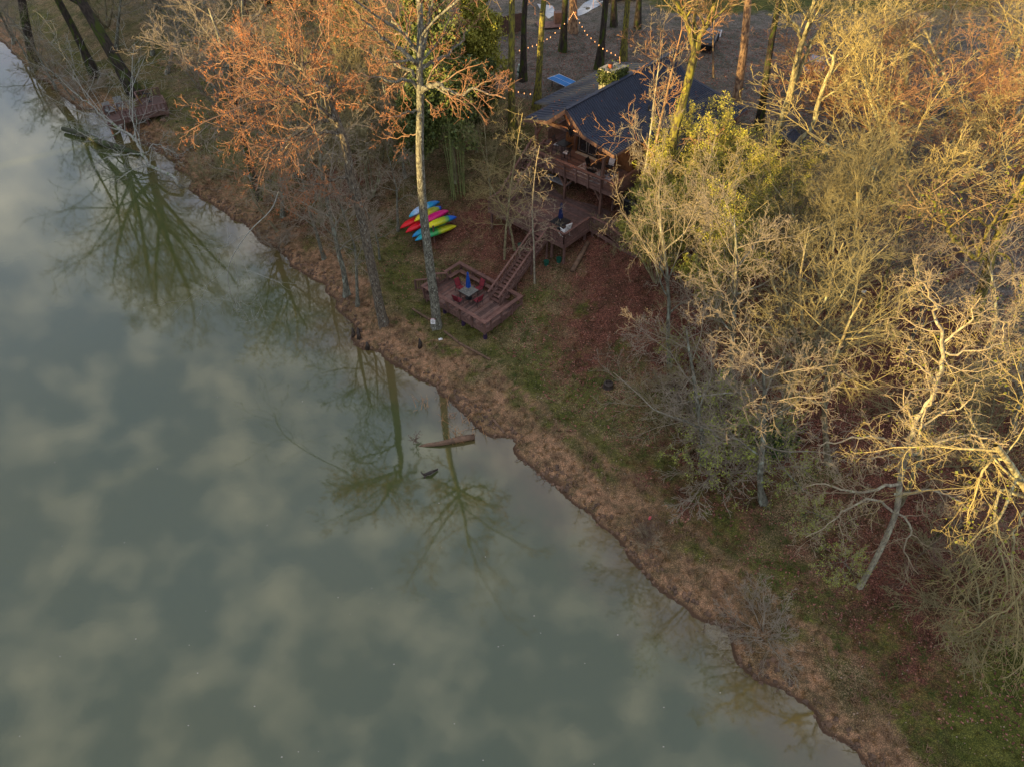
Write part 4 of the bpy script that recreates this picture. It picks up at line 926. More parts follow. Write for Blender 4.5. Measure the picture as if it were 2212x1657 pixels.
rl = leaves_mesh('roof_leaves', [((x_, y_, zroof(x_)+.03), (0, 0, 1)) for x_, y_ in ((random.uniform(-1, 10.8), random.uniform(2.6, 13)) for _ in range(260))] + [((x_, y_, zroof(x_)+.03), (0, 0, 1)) for x_, y_ in ((random.uniform(.1, 8), random.uniform(-.5, 2.6)) for _ in range(90))], 420, .10, .004, M['litterleaf'], 21)
tag(link('roof_leaves', rl, HM, house), kind='stuff')
for x_, y_ in ((6.5, 6.0), (7.4, 9.5), (2.6, 9.8)): F.mb('roof_vent', MB().lathe((x_, y_, zroof(x_)-.05), [(.06, 0), (.06, .4), (.09, .42), (.02, .5)], 8), 'black')
# walls: front wall at y=3.4, of upright boards, sides behind
FW = 3.4
def wallboards(p, q, z0, z1f, w=.28, mat='logwall', skip=(), thick=.08):
    p = Vector((p[0], p[1], 0)); q = Vector((q[0], q[1], 0)); n = int((q-p).length/w); d = (q-p)/n; nrm = Vector((-d.y, d.x, 0)).normalized()
    for i in range(n):
        c = p + d*(i+.5); off = nrm*(.012*(i % 2))
        za, zb = z0, z1f(c)
        if any(a < i/n < b_ for a, b_ in skip): continue
        F.bar('wall_board', c+off+Vector((0, 0, za)), c+off+Vector((0, 0, zb)), d.length*.985, thick, mat, up=tuple(nrm))
rz_ = lambda c: zroof(c.x)-.17
wallboards((.9, FW), (7.3, FW), ZU, rz_, .26)
wallboards((7.3, FW), (7.3, 4.6), ZU, rz_, .26)
wallboards((7.3, 4.6), (10.2, 4.6), ZU-.1, rz_, .28)
wallboards((10.2, 4.6), (10.2, 12.6), ZU-.1, rz_, .3)
wallboards((.9, 12.6), (.9, FW), ZU, rz_, .3)
wallboards((10.2, 12.6), (.9, 12.6), ZU, rz_, .4)
# stone basement
stn = MB(); sr = random.Random(8)
F.box('basement_wall', (5.4, 8.1, 5.9), (8.9, 8.9, 3.2), 'mortar')
sme = [MB().box((0, 0, 0), (1, 1, 1), taper=.8).mesh('stone', M['stone']) for _ in range(1)]
for z in np.arange(4.9, 7.4, .3):
    x = 1.1
    while x < 9.8:
        w = sr.uniform(.35, .7); s_ = (w-.05, sr.uniform(.05, .12), .26)
        if x > 5.4 or z > 7.0: link('stone', sme[0], HM @ Matrix.Translation((x+w/2, 3.62, z+.1)) @ Matrix.Diagonal((*s_, 1)), house)
        x += w
    y = 3.8
    while y < 9:
        w = sr.uniform(.4, .8); link('stone', sme[0], HM @ Matrix.Translation((9.88, y+w/2, z+.1)) @ Matrix.Diagonal((sr.uniform(.05, .12), w-.05, .26, 1)), house); y += w
# french door, windows
def door(x0, x1, y, z0, z1, panes=2):
    F.box('door_frame', ((x0+x1)/2, y-.07, (z0+z1)/2), (x1-x0+.2, .08, z1-z0+.16), 'black')
    w = (x1-x0)/panes
    for i in range(panes):
        F.box('door_pane', (x0+w*(i+.5), y-.125, (z0+z1)/2+.05), (w-.26, .03, z1-z0-.4), 'glass')
        for sx in (-1, 1): F.box('pane_trim', (x0+w*(i+.5)+sx*(w/2-.115), y-.135, (z0+z1)/2+.05), (.025, .02, z1-z0-.38), 'fabricgrey')
        F.box('pane_trim', (x0+w*(i+.5), y-.135, z0+.24), (w-.24, .02, .025), 'fabricgrey')
        F.box('door_handle', (x0+w*(i+.5)+(.5-i)*.5*w*1.4, y-.16, z0+1.0), (.03, .05, .16), 'fabricgrey')
    F.box('door_sill', ((x0+x1)/2, y-.24, z0+.03), (x1-x0+.1, .26, .07), 'cream')
door(2.2, 4.1, FW, ZU+.02, ZU+2.1)
door(2.4, 4.3, FW+.02, ZM+.02, ZM+2.1, 2)
F.box('wall_below', (4.0, FW+.1, 6.2), (6.4, .1, 2.5), 'stain2')
for x0, x1, wz0, wz1 in ((1.05, 1.75, 9.9, 11.0), (4.5, 5.1, 8.3, 9.5), (2.3, 3.2, 10.3, 11.6), (4.2, 5.0, 10.3, 11.3)):
    F.box('window', ((x0+x1)/2, FW-.07, (wz0+wz1)/2), (x1-x0, .06, wz1-wz0), 'black')
    F.box('window_pane', ((x0+x1)/2, FW-.11, (wz0+wz1)/2), (x1-x0-.12, .03, wz1-wz0-.12), 'glass')
F.box('window_post', (1.9, FW-.12, 9.7), (.16, .12, 3.9), 'stainr'); F.box('window_post', (4.3, FW-.12, 9.5), (.16, .12, 3.8), 'stainr')
F.box('curtain', (8.2, 4.5, 8.6), (.75, .06, 2.0), 'cream')
for k in range(7): F.box('curtain_fold', (7.88+.107*k, 4.46, 8.6), (.045, .03, 1.98), 'cushion')
mb = MB().lathe((3.7, .55, 11.55), [(.03, .5), (.03, .2), (.11, .14), (.13, 0), (.04, -.02)], 10); F.mb('porch_lamp', mb, 'lampglow')
ll = bpy.data.lights.new('porch_lamp_light', 'POINT'); ll.energy = 28; ll.color = (1.0, .55, .22); ll.shadow_soft_size = .12
lo = bpy.data.objects.new('porch_lamp_light', ll); col.objects.link(lo); lo.parent = house; lo.matrix_local = WM[house].inverted() @ HM @ Matrix.Translation((3.7, .55, 11.35))
# porch posts, braces, truss
for x in (.52, 6.87):
    F.bar('porch_post', (x, .12, ZU), (x, .12, zroof(x)-.16), .2, .2, 'stainr', up=(0, 1, 0))
    s_ = 1 if x < 3 else -1
    F.bar('brace', (x, .12, 9.7), (x+s_*.95, .12, zroof(x+s_*.95)-.2), .14, .14, 'stainr')
    F.bar('brace', (x, .2, 9.6), (x, 1.1, 10.5), .14, .14, 'stainr')
    F.bar('side_beam', (x, .1, zroof(x)-.24), (x, FW, zroof(x)-.24), .16, .2, 'stainr')
F.bar('outer_brace', (6.95, .12, 9.9), (7.8, .12, 10.75), .12, .12, 'stainr')
F.bar('tie_beam', (KL-.55, .12, 10.93), (KR+.55, .12, 10.93), .18, .24, 'stainr')
F.bar('king_post', (RIDGE, .12, 11.0), (RIDGE, .12, 12.62), .17, .17, 'stainr', up=(0, 1, 0))
F.bar('strut', (RIDGE, .12, 11.05), (RIDGE-.75, .12, 12.05), .14, .14, 'stainr')
F.bar('strut', (RIDGE, .12, 11.05), (RIDGE+.85, .12, 11.95), .14, .14, 'stainr')
fan = MB()
for k in range(14):
    a = 6.28*k/14; fan.bar((RIDGE+.04*math.cos(a), -.02, 10.95+.04*math.sin(a)), (RIDGE+.42*math.cos(a), -.02, 10.95+.42*math.sin(a)), .02, .09, up=(0, 1, 0))
fan.lathe((RIDGE, -.02, 10.9), [(.1, 0), (.1, .1)], 10)
F.mb('windmill_ornament', fan, 'black')
# upper porch floor and rail
def boards(Fr, x0, x1, y0, y1, z, mat, along='x', w=.145, name='floor_board', th=.04, cut=None):
    a0, a1 = (y0, y1) if along == 'x' else (x0, x1); n = max(1, round((a1-a0)/w)); w = (a1-a0)/n
    for i in range(n):
        c = a0+w*(i+.5); l0, l1 = (x0, x1) if along == 'x' else (y0, y1)
        zz = z - th/2 + .004*((i*7) % 3)
        mt = TONES.get(mat, (mat,))[rng.randrange(3) if mat in TONES else 0]
        if along == 'x': Fr.bar(name, (l0, c, zz), (l1, c, zz), w-.026, th, mt)
        else: Fr.bar(name, (c, l0, zz), (c, l1, zz), w-.026, th, mt)
boards(F, .25, 7.0, .0, FW-.05, ZU, 'stain2')
boards(F, -.9, .9, FW-.05, 8.5, ZU, 'stain2', 'y'); boards(F, -.9, .25, 1.6, FW-.05, ZU, 'stain2', 'y')
boards(F, 7.0, 8.1, .0, 4.5, ZU, 'stain2')
F.box('subfloor', (3.6, 1.7, ZU-.12), (6.7, 3.2, .08), 'stain')
F.box('subfloor', (7.6, 2.3, ZU-.12), (.9, 4.3, .08), 'stain')
F.bar('rim_beam', (.25, .03, ZU-.2), (8.1, .03, ZU-.2), .06, .3, 'stain'); F.bar('rim_beam', (.25, .35, ZU-.34), (8.0, .35, ZU-.34), .16, .26, 'stain')
F.bar('rim_beam', (8.1, .03, ZU-.2), (8.1, 4.5, ZU-.2), .06, .3, 'stain'); F.bar('rim_beam', (.25, .03, ZU-.2), (.25, 3.3, ZU-.2), .06, .3, 'stain')
F.bar('rail_cap', (.1, -.12, ZU+.9), (7.05, -.12, ZU+.9), .28, .045, 'stain2')
F.bar('rail_board', (.1, -.02, ZU+.45), (7.0, -.02, ZU+.45), .04, .18, 'stain')
F.bar('rail_board', (.1, -.02, ZU+.72), (7.0, -.02, ZU+.72), .04, .1, 'stain')
F.bar('rail_board', (.1, -.03, ZU+.12), (7.0, -.03, ZU+.12), .04, .16, 'stain')
for k in range(7): F.bar('rail_post', (.15+1.13*k, -.09, ZU-.35), (.15+1.13*k, -.16, ZU+.88), .1, .12, 'stain', up=(0, 1, 0))
F.bar('rail_cap', (7.0, -.1, ZU+.9), (7.0, 0.3, ZU+.9), .2, .045, 'stain2')
F.bar('rail_cap', (7.05, -.12, ZU+.901), (8.1, -.12, ZU+.901), .2, .045, 'stain2'); F.bar('rail_cap', (8.1, -.12, ZU+.9), (8.1, 4.4, ZU+.9), .2, .045, 'stain2')
for k in range(8): F.bar('baluster', (7.2+.12*k, -.05, ZU+.05), (7.2+.12*k, -.05, ZU+.88), .045, .045, 'stain', up=(0, 1, 0))
for k in range(34): F.bar('baluster', (8.1, .05+.13*k, ZU+.05), (8.1, .05+.13*k, ZU+.88), .045, .045, 'stain', up=(0, 1, 0))
for y0, y1 in ((.0, 1.3), (3.3, 6.5)):
    F.bar('rail_cap', (.22 if y1 < 2 else -.9, y0, ZU+.9), (.22 if y1 < 2 else -.9, y1, ZU+.9), .18, .045, 'stain2')
    for k in range(int((y1-y0)/.14)): F.bar('baluster', (.22 if y1 < 2 else -.9, y0+.1+.14*k, ZU+.03), (.22 if y1 < 2 else -.9, y0+.1+.14*k, ZU+.88), .05, .05, 'stain', up=(0, 1, 0))
F.bar('rail_cap', (.3, 1.35, ZU+.9), (1.15, 1.35, ZU+.9), .14, .045, 'stain2')
for k in range(6): F.bar('baluster', (.35+.14*k, 1.35, ZU+.03), (.35+.14*k, 1.35, ZU+.88), .05, .05, 'stain', up=(0, 1, 0))
# posts and braces under the porch
for x in (.6, 3.3, 6.75):
    F.bar('support_post', (x, .4, ZM-.02), (x, .4, ZU-.46), .19, .19, 'stainr', up=(0, 1, 0))
    for s_ in (-1, 1):
        if .4 < x+s_*.9 < 7.3: F.bar('brace', (x, .4, ZM+1.1), (x+s_*.8, .4, ZU-.42), .13, .14, 'stainr')
for x in (7.9,): F.bar('support_post', (x, 3.2, 4.0), (x, 3.2, ZU-.1), .16, .16, 'stain', up=(0, 1, 0))
# ivy-covered stone chimney with a clay flue
ch = MB(); cx, cy = 2.75, 6.35
F.box('chimney_core', (cx, cy, 12.0), (1.15, 1.65, 2.6), 'mortar')
for z in np.arange(11.2, 13.2, .25):
    y = cy-.85
    while y < cy+.8:
        w = sr.uniform(.25, .5); link('chimney_stone', sme[0], HM @ Matrix.Translation((cx+.6, min(y+w/2, cy+.7), z)) @ Matrix.Diagonal((sr.uniform(.08, .16), w-.03, .22, 1)), house); y += w
    x = cx-.6
    while x < cx+.55:
        w = sr.uniform(.25, .45); link('chimney_stone', sme[0], HM @ Matrix.Translation((x+w/2, cy-.85, z)) @ Matrix.Diagonal((w-.03, sr.uniform(.08, .16), .22, 1)), house); x += w
F.box('chimney_cap', (cx, cy, 13.36), (1.4, 1.85, .12), 'stone')
F.mb('flue', MB().lathe((cx-.1, cy-.25, 13.42), [(.16, 0), (.16, .3)], 12), 'clay')
F.mb('flue_cap', MB().lathe((cx-.1, cy-.25, 13.74), [(.24, 0), (.27, .06), (.1, .14)], 12), 'black')
iv = leaves_mesh('ivy', [((cx+sr.uniform(-.65, .75), cy-.95 if sr.random() < .5 else cy+sr.uniform(-.9, .8), 12.5+sr.uniform(-.1, .95)), (0, 0, 1)) for _ in range(300)] + [((cx+.72, cy+sr.uniform(-.9, .8), 12.75+sr.uniform(0, .6)), (0, 0, 1)) for _ in range(300)], 2600, .16, .07, M['ivy'], 4)
link('ivy', iv, HM, house)

# ------------------------------------------------------------------ middle deck
def railing(Fr, p, q, z, bal=.15, cap=.16, post=1.4, h=.88, mat='stain', capmat='stain2', thick=.05, zq=None, base=.08):
    """caps, balusters and posts between two points; zq gives a sloping rail"""
    p = Vector((p[0], p[1], z)); q = Vector((q[0], q[1], z if zq is None else zq)); d = q-p; L_ = d.length
    Fr.bar('rail_cap', p+Vector((0, 0, h)), q+Vector((0, 0, h)), cap, .045, capmat)
    Fr.bar('bottom_rail', p+Vector((0, 0, base)), q+Vector((0, 0, base)), .05, .08, mat)
    n = max(1, int(L_/bal))
    for i in range(n):
        c = p + d*((i+.5)/n); Fr.bar('baluster', c+Vector((0, 0, base)), c+Vector((0, 0, h-.02)), thick, thick, mat, up=(0, 1, 0))
    m_ = max(1, round(L_/post))
    for i in range(m_+1):
        c = p + d*(i/m_); Fr.bar('rail_post', c-Vector((0, 0, .1)), c+Vector((0, 0, h-.023)), .1, .1, mat, up=(0, 1, 0))
mid = thing('wooden_deck', 'large brown middle deck with picket railing under the porch', 'deck', at_h(3.5, -2, ZM))
F2 = Frame(HM, mid)
boards(F2, -.25, 7.25, -4.6, FW-.1, ZM, 'darkdeck', 'x', .15)
F2.box('joist_bed', (3.5, -.6, ZM-.11), (7.3, 7.8, .12), 'stain')
for a_, b_ in (((-.25, -4.62), (7.25, -4.62)), ((7.27, -4.6), (7.27, FW)), ((-.27, -4.6), (-.27, FW))): F2.bar('rim_beam', (*a_, ZM-.17), (*b_, ZM-.17), .06, .32, 'stain')
railing(F2, (-.25, -4.55), (4.65, -4.55), ZM); railing(F2, (5.75, -4.55), (7.2, -4.55), ZM)
railing(F2, (7.2, -4.55), (7.2, -1.6), ZM); railing(F2, (-.2, -4.55), (-.2, -3.4), ZM)
railing(F2, (7.2, 1.4), (7.2, 3.2), ZM)
for x in (-.1, 1.8, 3.9, 6.0, 7.15):
    for y in (-4.4, -1.9, .8):
        w = loc(x, y, 0); zg = gz(w.x, w.y)
        if zg < ZM-.3: F2.bar('support_post', (x, y, zg-.2), (x, y, ZM-.1), .15, .15, 'stain', up=(0, 1, 0))
# right-hand landing with stair going down to the right
land = thing('side_landing', 'narrow brown side landing with picket rail right of the middle deck', 'deck', at_h(8.3, -.8, ZM))
F3_ = Frame(HM, land)
boards(F3_, 7.3, 8.8, -1.5, .6, ZM-.02, 'stain2')
F3_.bar('rim_beam', (7.3, -1.52, ZM-.15), (11.6, -1.52, ZM-.75), .06, .3, 'stain'); F3_.bar('rim_beam', (7.3, .62, ZM-.15), (8.8, .62, ZM-.15), .06, .3, 'stain')
railing(F3_, (7.3, -1.45), (8.6, -1.45), ZM, .22); railing(F3_, (8.6, -1.45), (11.4, -1.45), ZM, .22, zq=ZM-.9); railing(F3_, (8.8, .3), (11.4, .3), ZM, .3, zq=ZM-.9)
for k in range(9): F3_.box('tread', (8.95+.29*k, -.55, ZM-.02-.1*k), (.3, 1.6, .05), 'stain2')
for x in (7.5, 8.8, 11.3):
    for y in (-1.4, .5):
        w = loc(x, y, 0); F3_.bar('support_post', (x, y, gz(w.x, w.y)-.3), (x, y, ZM-.3 if x < 9 else ZM-.9), .13, .13, 'stain', up=(0, 1, 0))
tb = thing('storage_cabin', 'small dark tarpaulin-covered box between landing and house', 'box', at_h(8.6, 1.6, 3.9))
w = loc(8.6, 1.9, 0); zg = gz(w.x, w.y)
FB = Frame(HM, tb); FB.box('body', (8.7, 2.0, zg+.6), (1.5, 1.6, 1.3), 'black'); FB.mb('lid', MB().box((8.7, 2.0, zg+1.32), (1.7, 1.8, .14), taper=.9), 'carblack')

def stairs(name, label, a, b_, za, zb, width_v, n, sid=.9):
    """open-tread stairs from a (low) to b (high), width along width_v"""
    A = Vector((a[0], a[1], za)); B_ = Vector((b_[0], b_[1], zb)); wv = Vector((width_v[0], width_v[1], 0)); d = (B_-A)
    t = thing(name, label, 'stairs', at_h(a[0], a[1], za)); Fs = Frame(HM, t); dl = d.length
    for s_ in (0, 1):
        o = wv*s_
        Fs.bar('stringer', A+o+Vector((0, 0, .0)), B_+o-Vector((0, 0, .16)), .06, .28, 'stain')
        Fs.bar('handrail', A+o+Vector((0, 0, sid))-d*.03, B_+o+Vector((0, 0, sid)), .15, .05, 'stain2')
        Fs.bar('lower_rail', A+o+Vector((0, 0, .3)), B_+o+Vector((0, 0, .3)), .05, .07, 'stain')
        for k in range(int(dl/.32)):
            c = A + o + d*((k+.5)/int(dl/.32)); Fs.bar('baluster', c+Vector((0, 0, .28)), c+Vector((0, 0, sid-.03)), .05, .05, 'stain', up=(0, 1, 0))
        for k in range(4):
            c = A + o + d*(k/3); w = HM @ c; Fs.bar('newel_post', Vector((c.x, c.y, min(c.z-.1, gz(w.x, w.y)-.1))), c+Vector((0, 0, sid-.03)), .11, .11, 'stain', up=(0, 1, 0))
    dn = Vector((d.x, d.y, 0)).normalized()
    for k in range(n):
        c = A + d*((k+.6)/n) + wv*.5
        Fs.bar('tread', c-wv*.48, c+wv*.48, .25, .045, 'stain2')
    return t
stairs('wooden_stairs', 'long open-tread stairs dropping from the middle deck to the lower deck', (4.72, -9.95), (4.72, -4.65), ZL, ZM, (1.0, 0), 20)
stairs('wooden_stairs', 'open stairs climbing along the left side of the house up to the porch', (-.27, -3.2), (-1.02, 1.7), ZM, ZU, (1.0, .12), 14)

# ------------------------------------------------------------------ lower deck
low = thing('wooden_deck', 'low brown riverside deck with wide cap rails and bench, blue parasol in the middle', 'deck', at_h(3.7, -10.8, ZL))
F4 = Frame(HM, low); X0, X1, Y0, Y1 = .65, 6.85, -12.75, -8.92
boards(F4, X0+.05, X1-.05, Y0+.05, Y1-.05, ZL, 'stain2', 'y', .14)
F4.box('joist_bed', ((X0+X1)/2, (Y0+Y1)/2, ZL-.1), (X1-X0-.2, Y1-Y0-.2, .1), 'stain')
for p, q in (((X0, Y0), (X1, Y0)), ((X1, Y0), (X1, Y1)), ((X0, Y1), (X1, Y1)), ((X0, Y0), (X0, Y1))):
    F4.bar('rim_board', (*p, ZL-.14), (*q, ZL-.14), .05, .26, 'stain')
    F4.bar('rim_board', (*p, ZL+.12), (*q, ZL+.12), .05, .16, 'stain') if p[1] == Y0 or p[0] == X1 else None
H_ = .82
F4.bar('rail_cap', (X0-.12, Y0, ZL+H_), (X1+.14, Y0, ZL+H_), .3, .05, 'stain2')
F4.bar('rail_cap', (X1, Y0+.15, ZL+H_), (X1, Y1-.15, ZL+H_), .3, .05, 'stain2')
F4.bar('rail_cap', (X0-.12, Y1, ZL+H_), (X1+.14, Y1, ZL+H_), .3, .05, 'stain2')
F4.bar('rail_cap', (X0, Y1-.15, ZL+H_), (X0, -10.5, ZL+H_), .26, .05, 'stain2')
F4.bar('rail_cap', (X0, -12.0, ZL+H_), (X0, Y0+.15, ZL+H_), .26, .05, 'stain2')
F4.bar('bench_seat', (X0+.3, Y1-.32, ZL+.42), (X1-.9, Y1-.32, ZL+.42), .34, .05, 'stain2')
F4.bar('bench_seat', (X0+.3, Y1-.5, ZL+.42), (X0+.3, -10.4, ZL+.42), .34, .05, 'stain2')
F4.bar('bench_seat', (X1-.3, Y1-.3, ZL+.42), (X1-.3, -10.0, ZL+.42), .3, .05, 'stain2')
F4.bar('rail_board', (X0, Y1, ZL+.62), (X1, Y1, ZL+.62), .04, .1, 'stain')
for x in np.arange(X0+.1, X1+.1, 1.22):
    for y, s_ in ((Y0, -1), (Y1, 1)):
        F4.bar('rail_post', (x, y+s_*.06, ZL-.25), (x, y-s_*.02, ZL+H_-.03), .09, .14, 'stain', up=(0, 1, 0))
        F4.bar('bracket', (x, y+s_*.06, ZL-.28), (x, y+s_*.16, ZL+H_-.03), .05, .12, 'stain', up=(1, 0, 0))
for y in np.arange(Y0+.6, Y1, 1.1):
    for x, s_ in ((X1, 1), (X0, -1)):
        if s_ == -1 and -12.0 < y < -10.5: continue
        F4.bar('rail_post', (x+s_*.06, y, ZL-.25), (x, y, ZL+H_-.03), .14, .09, 'stain', up=(0, 1, 0))
for x, y, wr in ((X1-.1, Y0+.1, 1), (4.6, Y0+.1, 1), (2.7, Y0+.1, 1), (.8, Y0+.1, 0), (X1-.1, -10.9, 0), (X1-.1, -9.1, 0), (4.2, -10.8, 0), (2.2, -9.1, 0), (.8, -9.1, 0), (4.6, -9.1, 0)):
    w = loc(x, y, 0); zg = gz(w.x, w.y)
    F4.bar('support_post', (x, y, zg-.2), (x, y, ZL-.1), .13, .13, 'stain', up=(0, 1, 0))
    if wr: F4.mb('post_wrap', MB().lathe((x, y, zg-.02), [(.16, 0), (.14, .25), (.11, .6), (.09, .75)], 8), 'purple')
# ramp with pickets at the left
ramp = thing('access_ramp', 'short boarded ramp with picket rails left of the lower deck, behind the sycamore', 'ramp', at_h(-.3, -11.5, ZL-.3))
F5 = Frame(HM, ramp)
A1, A2 = HM.inverted() @ PZ(*zdk(600, 345), ZL+.85), HM.inverted() @ PZ(*zdk(300, 365), ZL+.75)
B1, B2 = HM.inverted() @ PZ(*zdk(430, 440), ZL+.85), HM.inverted() @ PZ(*zdk(25, 480), ZL+.45)
railing(F5, A1, A2, ZL-.05, .16, h=.85, zq=ZL-.12); railing(F5, B1, B2, ZL-.05, .16, h=.85, zq=ZL-.4)
for k in range(12):
    f = k/11; a_ = A1.lerp(A2, f*1.25); b_ = B1.lerp(B2, f*.8); F5.bar('ramp_board', (a_.x, a_.y, ZL-.08-.22*f), (b_.x, b_.y, ZL-.08-.3*f), .14, .04, 'stain2')
F5.bar('bench_seat', (.75, -12.0, ZL+.5), (1.15, -12.3, ZL+.5), .5, .05, 'stain2')

# ------------------------------------------------------------------ furniture
def parasol(label, x, y, z, mat, h=2.35, w=.17):
    m_ = at_h(x, y, z); t = thing('parasol', label, 'parasol', m_)
    MB().lathe((0, 0, 0), [(.26, 0), (.26, .05), (.05, .1)], 14).put('base', M['black'], t, m_)
    MB().tube([(0, 0, .08), (0, 0, h)], .022, 8).put('pole', M['grey'], t, m_)
    mb = MB(); k = 16; i0 = 0
    prof = [(w*1.05, h*.44), (w*1.15, h*.5), (w*.95, h*.65), (w*.62, h*.82), (w*.35, h*.94), (w*.55, h*.955), (.02, h*1.02)]
    for r_, zz in prof:
        for j in range(k):
            a = 6.283*j/k; rr_ = r_*(1 if j % 2 else .62); mb.v.append(Vector((rr_*math.cos(a), rr_*math.sin(a), zz + (.04 if j % 2 and zz < h*.46 else 0))))
    for i in range(len(prof)-1):
        for j in range(k): mb.f.append([i*k+j, i*k+(j+1) % k, (i+1)*k+(j+1) % k, (i+1)*k+j])
    mb.f.append(list(range(k))[::-1])
    mb.put('canopy', M[mat], t, m_); return t
def gtable(label, x, y, z, s, h, mat, rz=0, w2=None):
    m_ = at_h(x, y, z) @ Matrix.Rotation(rz, 4, 'Z'); t = thing('patio_table', label, 'table', m_); s2 = w2 or s
    MB().box((0, 0, h), (s, s2, .03)).put('tabletop', M[mat], t, m_)
    fr = MB()
    for a, b_ in (((-1, -1), (1, -1)), ((1, -1), (1, 1)), ((1, 1), (-1, 1)), ((-1, 1), (-1, -1))): fr.tube([(a[0]*s/2, a[1]*s2/2, h-.01), (b_[0]*s/2, b_[1]*s2/2, h-.01)], .02, 5)
    fr.put('frame', M['black'], t, m_)
    for a, b_ in ((-1, -1), (1, -1), (1, 1), (-1, 1)): MB().tube([(a*s*.42, b_*s2*.42, 0), (a*s*.44, b_*s2*.44, h-.02)], .018, 6).put('leg', M['black'], t, m_)
    return t
def chair(label, x, y, z, rz, seatmat='redcloth', backmat='redcloth', sh=.43, bh=.62, group='red patio chairs on the lower deck', name='patio_chair', slats=False, wdt=.52):
    m_ = at_h(x, y, z) @ Matrix.Rotation(rz, 4, 'Z'); t = thing(name, label, 'chair', m_, group); w = wdt/2
    MB().bar((0, .22, sh), (0, -.22, sh-.03), wdt-.06, .03).put('seat', M[seatmat], t, m_)
    if slats:
        for k in range(5): MB().bar((-w*.8+w*.4*k, -.24, sh), (-w*.8+w*.4*k, -.36, sh+bh), .03, .02, up=(0, 1, 0)).put('back_slat', M[backmat], t, m_)
        MB().bar((-w, -.37, sh+bh), (w, -.37, sh+bh), .04, .05).put('top_rail', M[backmat], t, m_)
    else: 
        mb = MB(); mb.bar((0, -.22, sh-.01), (0, -.31, sh+bh*.5), wdt-.06, .025, up=(0, 1, 0)); mb.bar((0, -.31, sh+bh*.5), (0, -.42, sh+bh), wdt-.06, .025, up=(0, 1, 0)); mb.put('backrest', M[backmat], t, m_)
    for s_ in (-1, 1):
        MB().tube([(s_*w, .27, 0), (s_*w, .24, sh), (s_*w, .2, sh+.2), (s_*w, -.1, sh+.22), (s_*w, -.3, sh+.16)], .016, 5).put('front_leg', M['black'], t, m_)
        MB().tube([(s_*w, -.3, 0), (s_*w, -.2, sh-.02), (s_*w, -.32, sh+bh*.5), (s_*w, -.43, sh+bh)], .016, 5).put('back_frame', M['black'], t, m_)
    mb = MB().tube([(-w, .24, sh-.02), (w, .24, sh-.02)], .014, 5).tube([(-w, -.22, sh-.04), (w, -.22, sh-.04)], .014, 5); mb.put('crossbar', M['black'], t, m_)
    return t
tx, ty = 3.45, -10.85
gtable('square glass-topped table under the closed blue parasol', tx, ty, ZL, 1.05, .72, 'tableglass', R(0))
parasol('bright blue closed parasol standing through the glass table on the lower deck', tx, ty, ZL, 'blue')
chair('red chair at the upper left of the glass table, its back towards the slope', tx-1.0, ty+.15, ZL, R(-95))
chair('red chair at the upper right of the glass table, its back towards the stairs', tx+.1, ty+1.0, ZL, R(175))
chair('red chair at the lower left of the glass table, nearest the sycamore', tx-.1, ty-1.0, ZL, R(8))
chair('red chair at the lower right of the glass table, nearest the deck corner', tx+1.0, ty-.1, ZL, R(85))
# middle deck
parasol('dark navy closed parasol on the middle deck behind the thin tree', 5.75, -3.2, ZM, 'navy', 2.2)
gtable('dark round-looking table under the navy parasol', 5.75, -3.2, ZM, 1.1, .7, 'black')
m_ = at_h(6.55, -3.6, ZM) @ Matrix.Rotation(R(75), 4, 'Z'); t = thing('rocking_chair', 'white wooden rocking chair at the corner of the middle deck', 'chair', m_)
for s_ in (-1, 1):
    MB().tube([(s_*.26, .5, .12), (s_*.26, .2, .03), (s_*.26, -.2, .03), (s_*.26, -.5, .14)], .022, 6).put('rocker', M['white'], t, m_)
    MB().tube([(s_*.26, .2, .04), (s_*.26, .22, .62)], .022, 6).put('front_leg', M['white'], t, m_)
    MB().tube([(s_*.26, -.2, .04), (s_*.25, -.22, .42), (s_*.24, -.42, 1.2)], .022, 6).put('back_leg', M['white'], t, m_)
    MB().bar((s_*.28, .28, .63), (s_*.27, -.26, .63), .07, .03).put('armrest', M['white'], t, m_)
for k in range(6): MB().bar((-.24, .2-.08*k, .42-.004*k), (.24, .2-.08*k, .42-.004*k), .07, .02).put('seat_slat', M['white'], t, m_)
for k in range(5): MB().bar((-.18+.09*k, -.23, .45), (-.18+.09*k, -.41, 1.15), .045, .015, up=(0, 1, 0)).put('back_slat', M['white'], t, m_)
MB().bar((-.27, -.42, 1.16), (.27, -.42, 1.16), .03, .12).put('head_rail', M['white'], t, m_)
m_ = at_h(1.9, 1.2, ZM); t = thing('long_table', 'pale plank-topped long table under the porch on the middle deck', 'table', m_)
for k in range(4): MB().box((0, -.27+.18*k, .75), (2.3, .165, .04)).put('top_plank', M['fabricgrey'], t, m_)
for a in (-1, 1):
    for b_ in (-1, 1): MB().bar((a*1.0, b_*.25, 0), (a*1.0, b_*.25, .74), .07, .07, up=(0, 1, 0)).put('leg', M['stain'], t, m_)
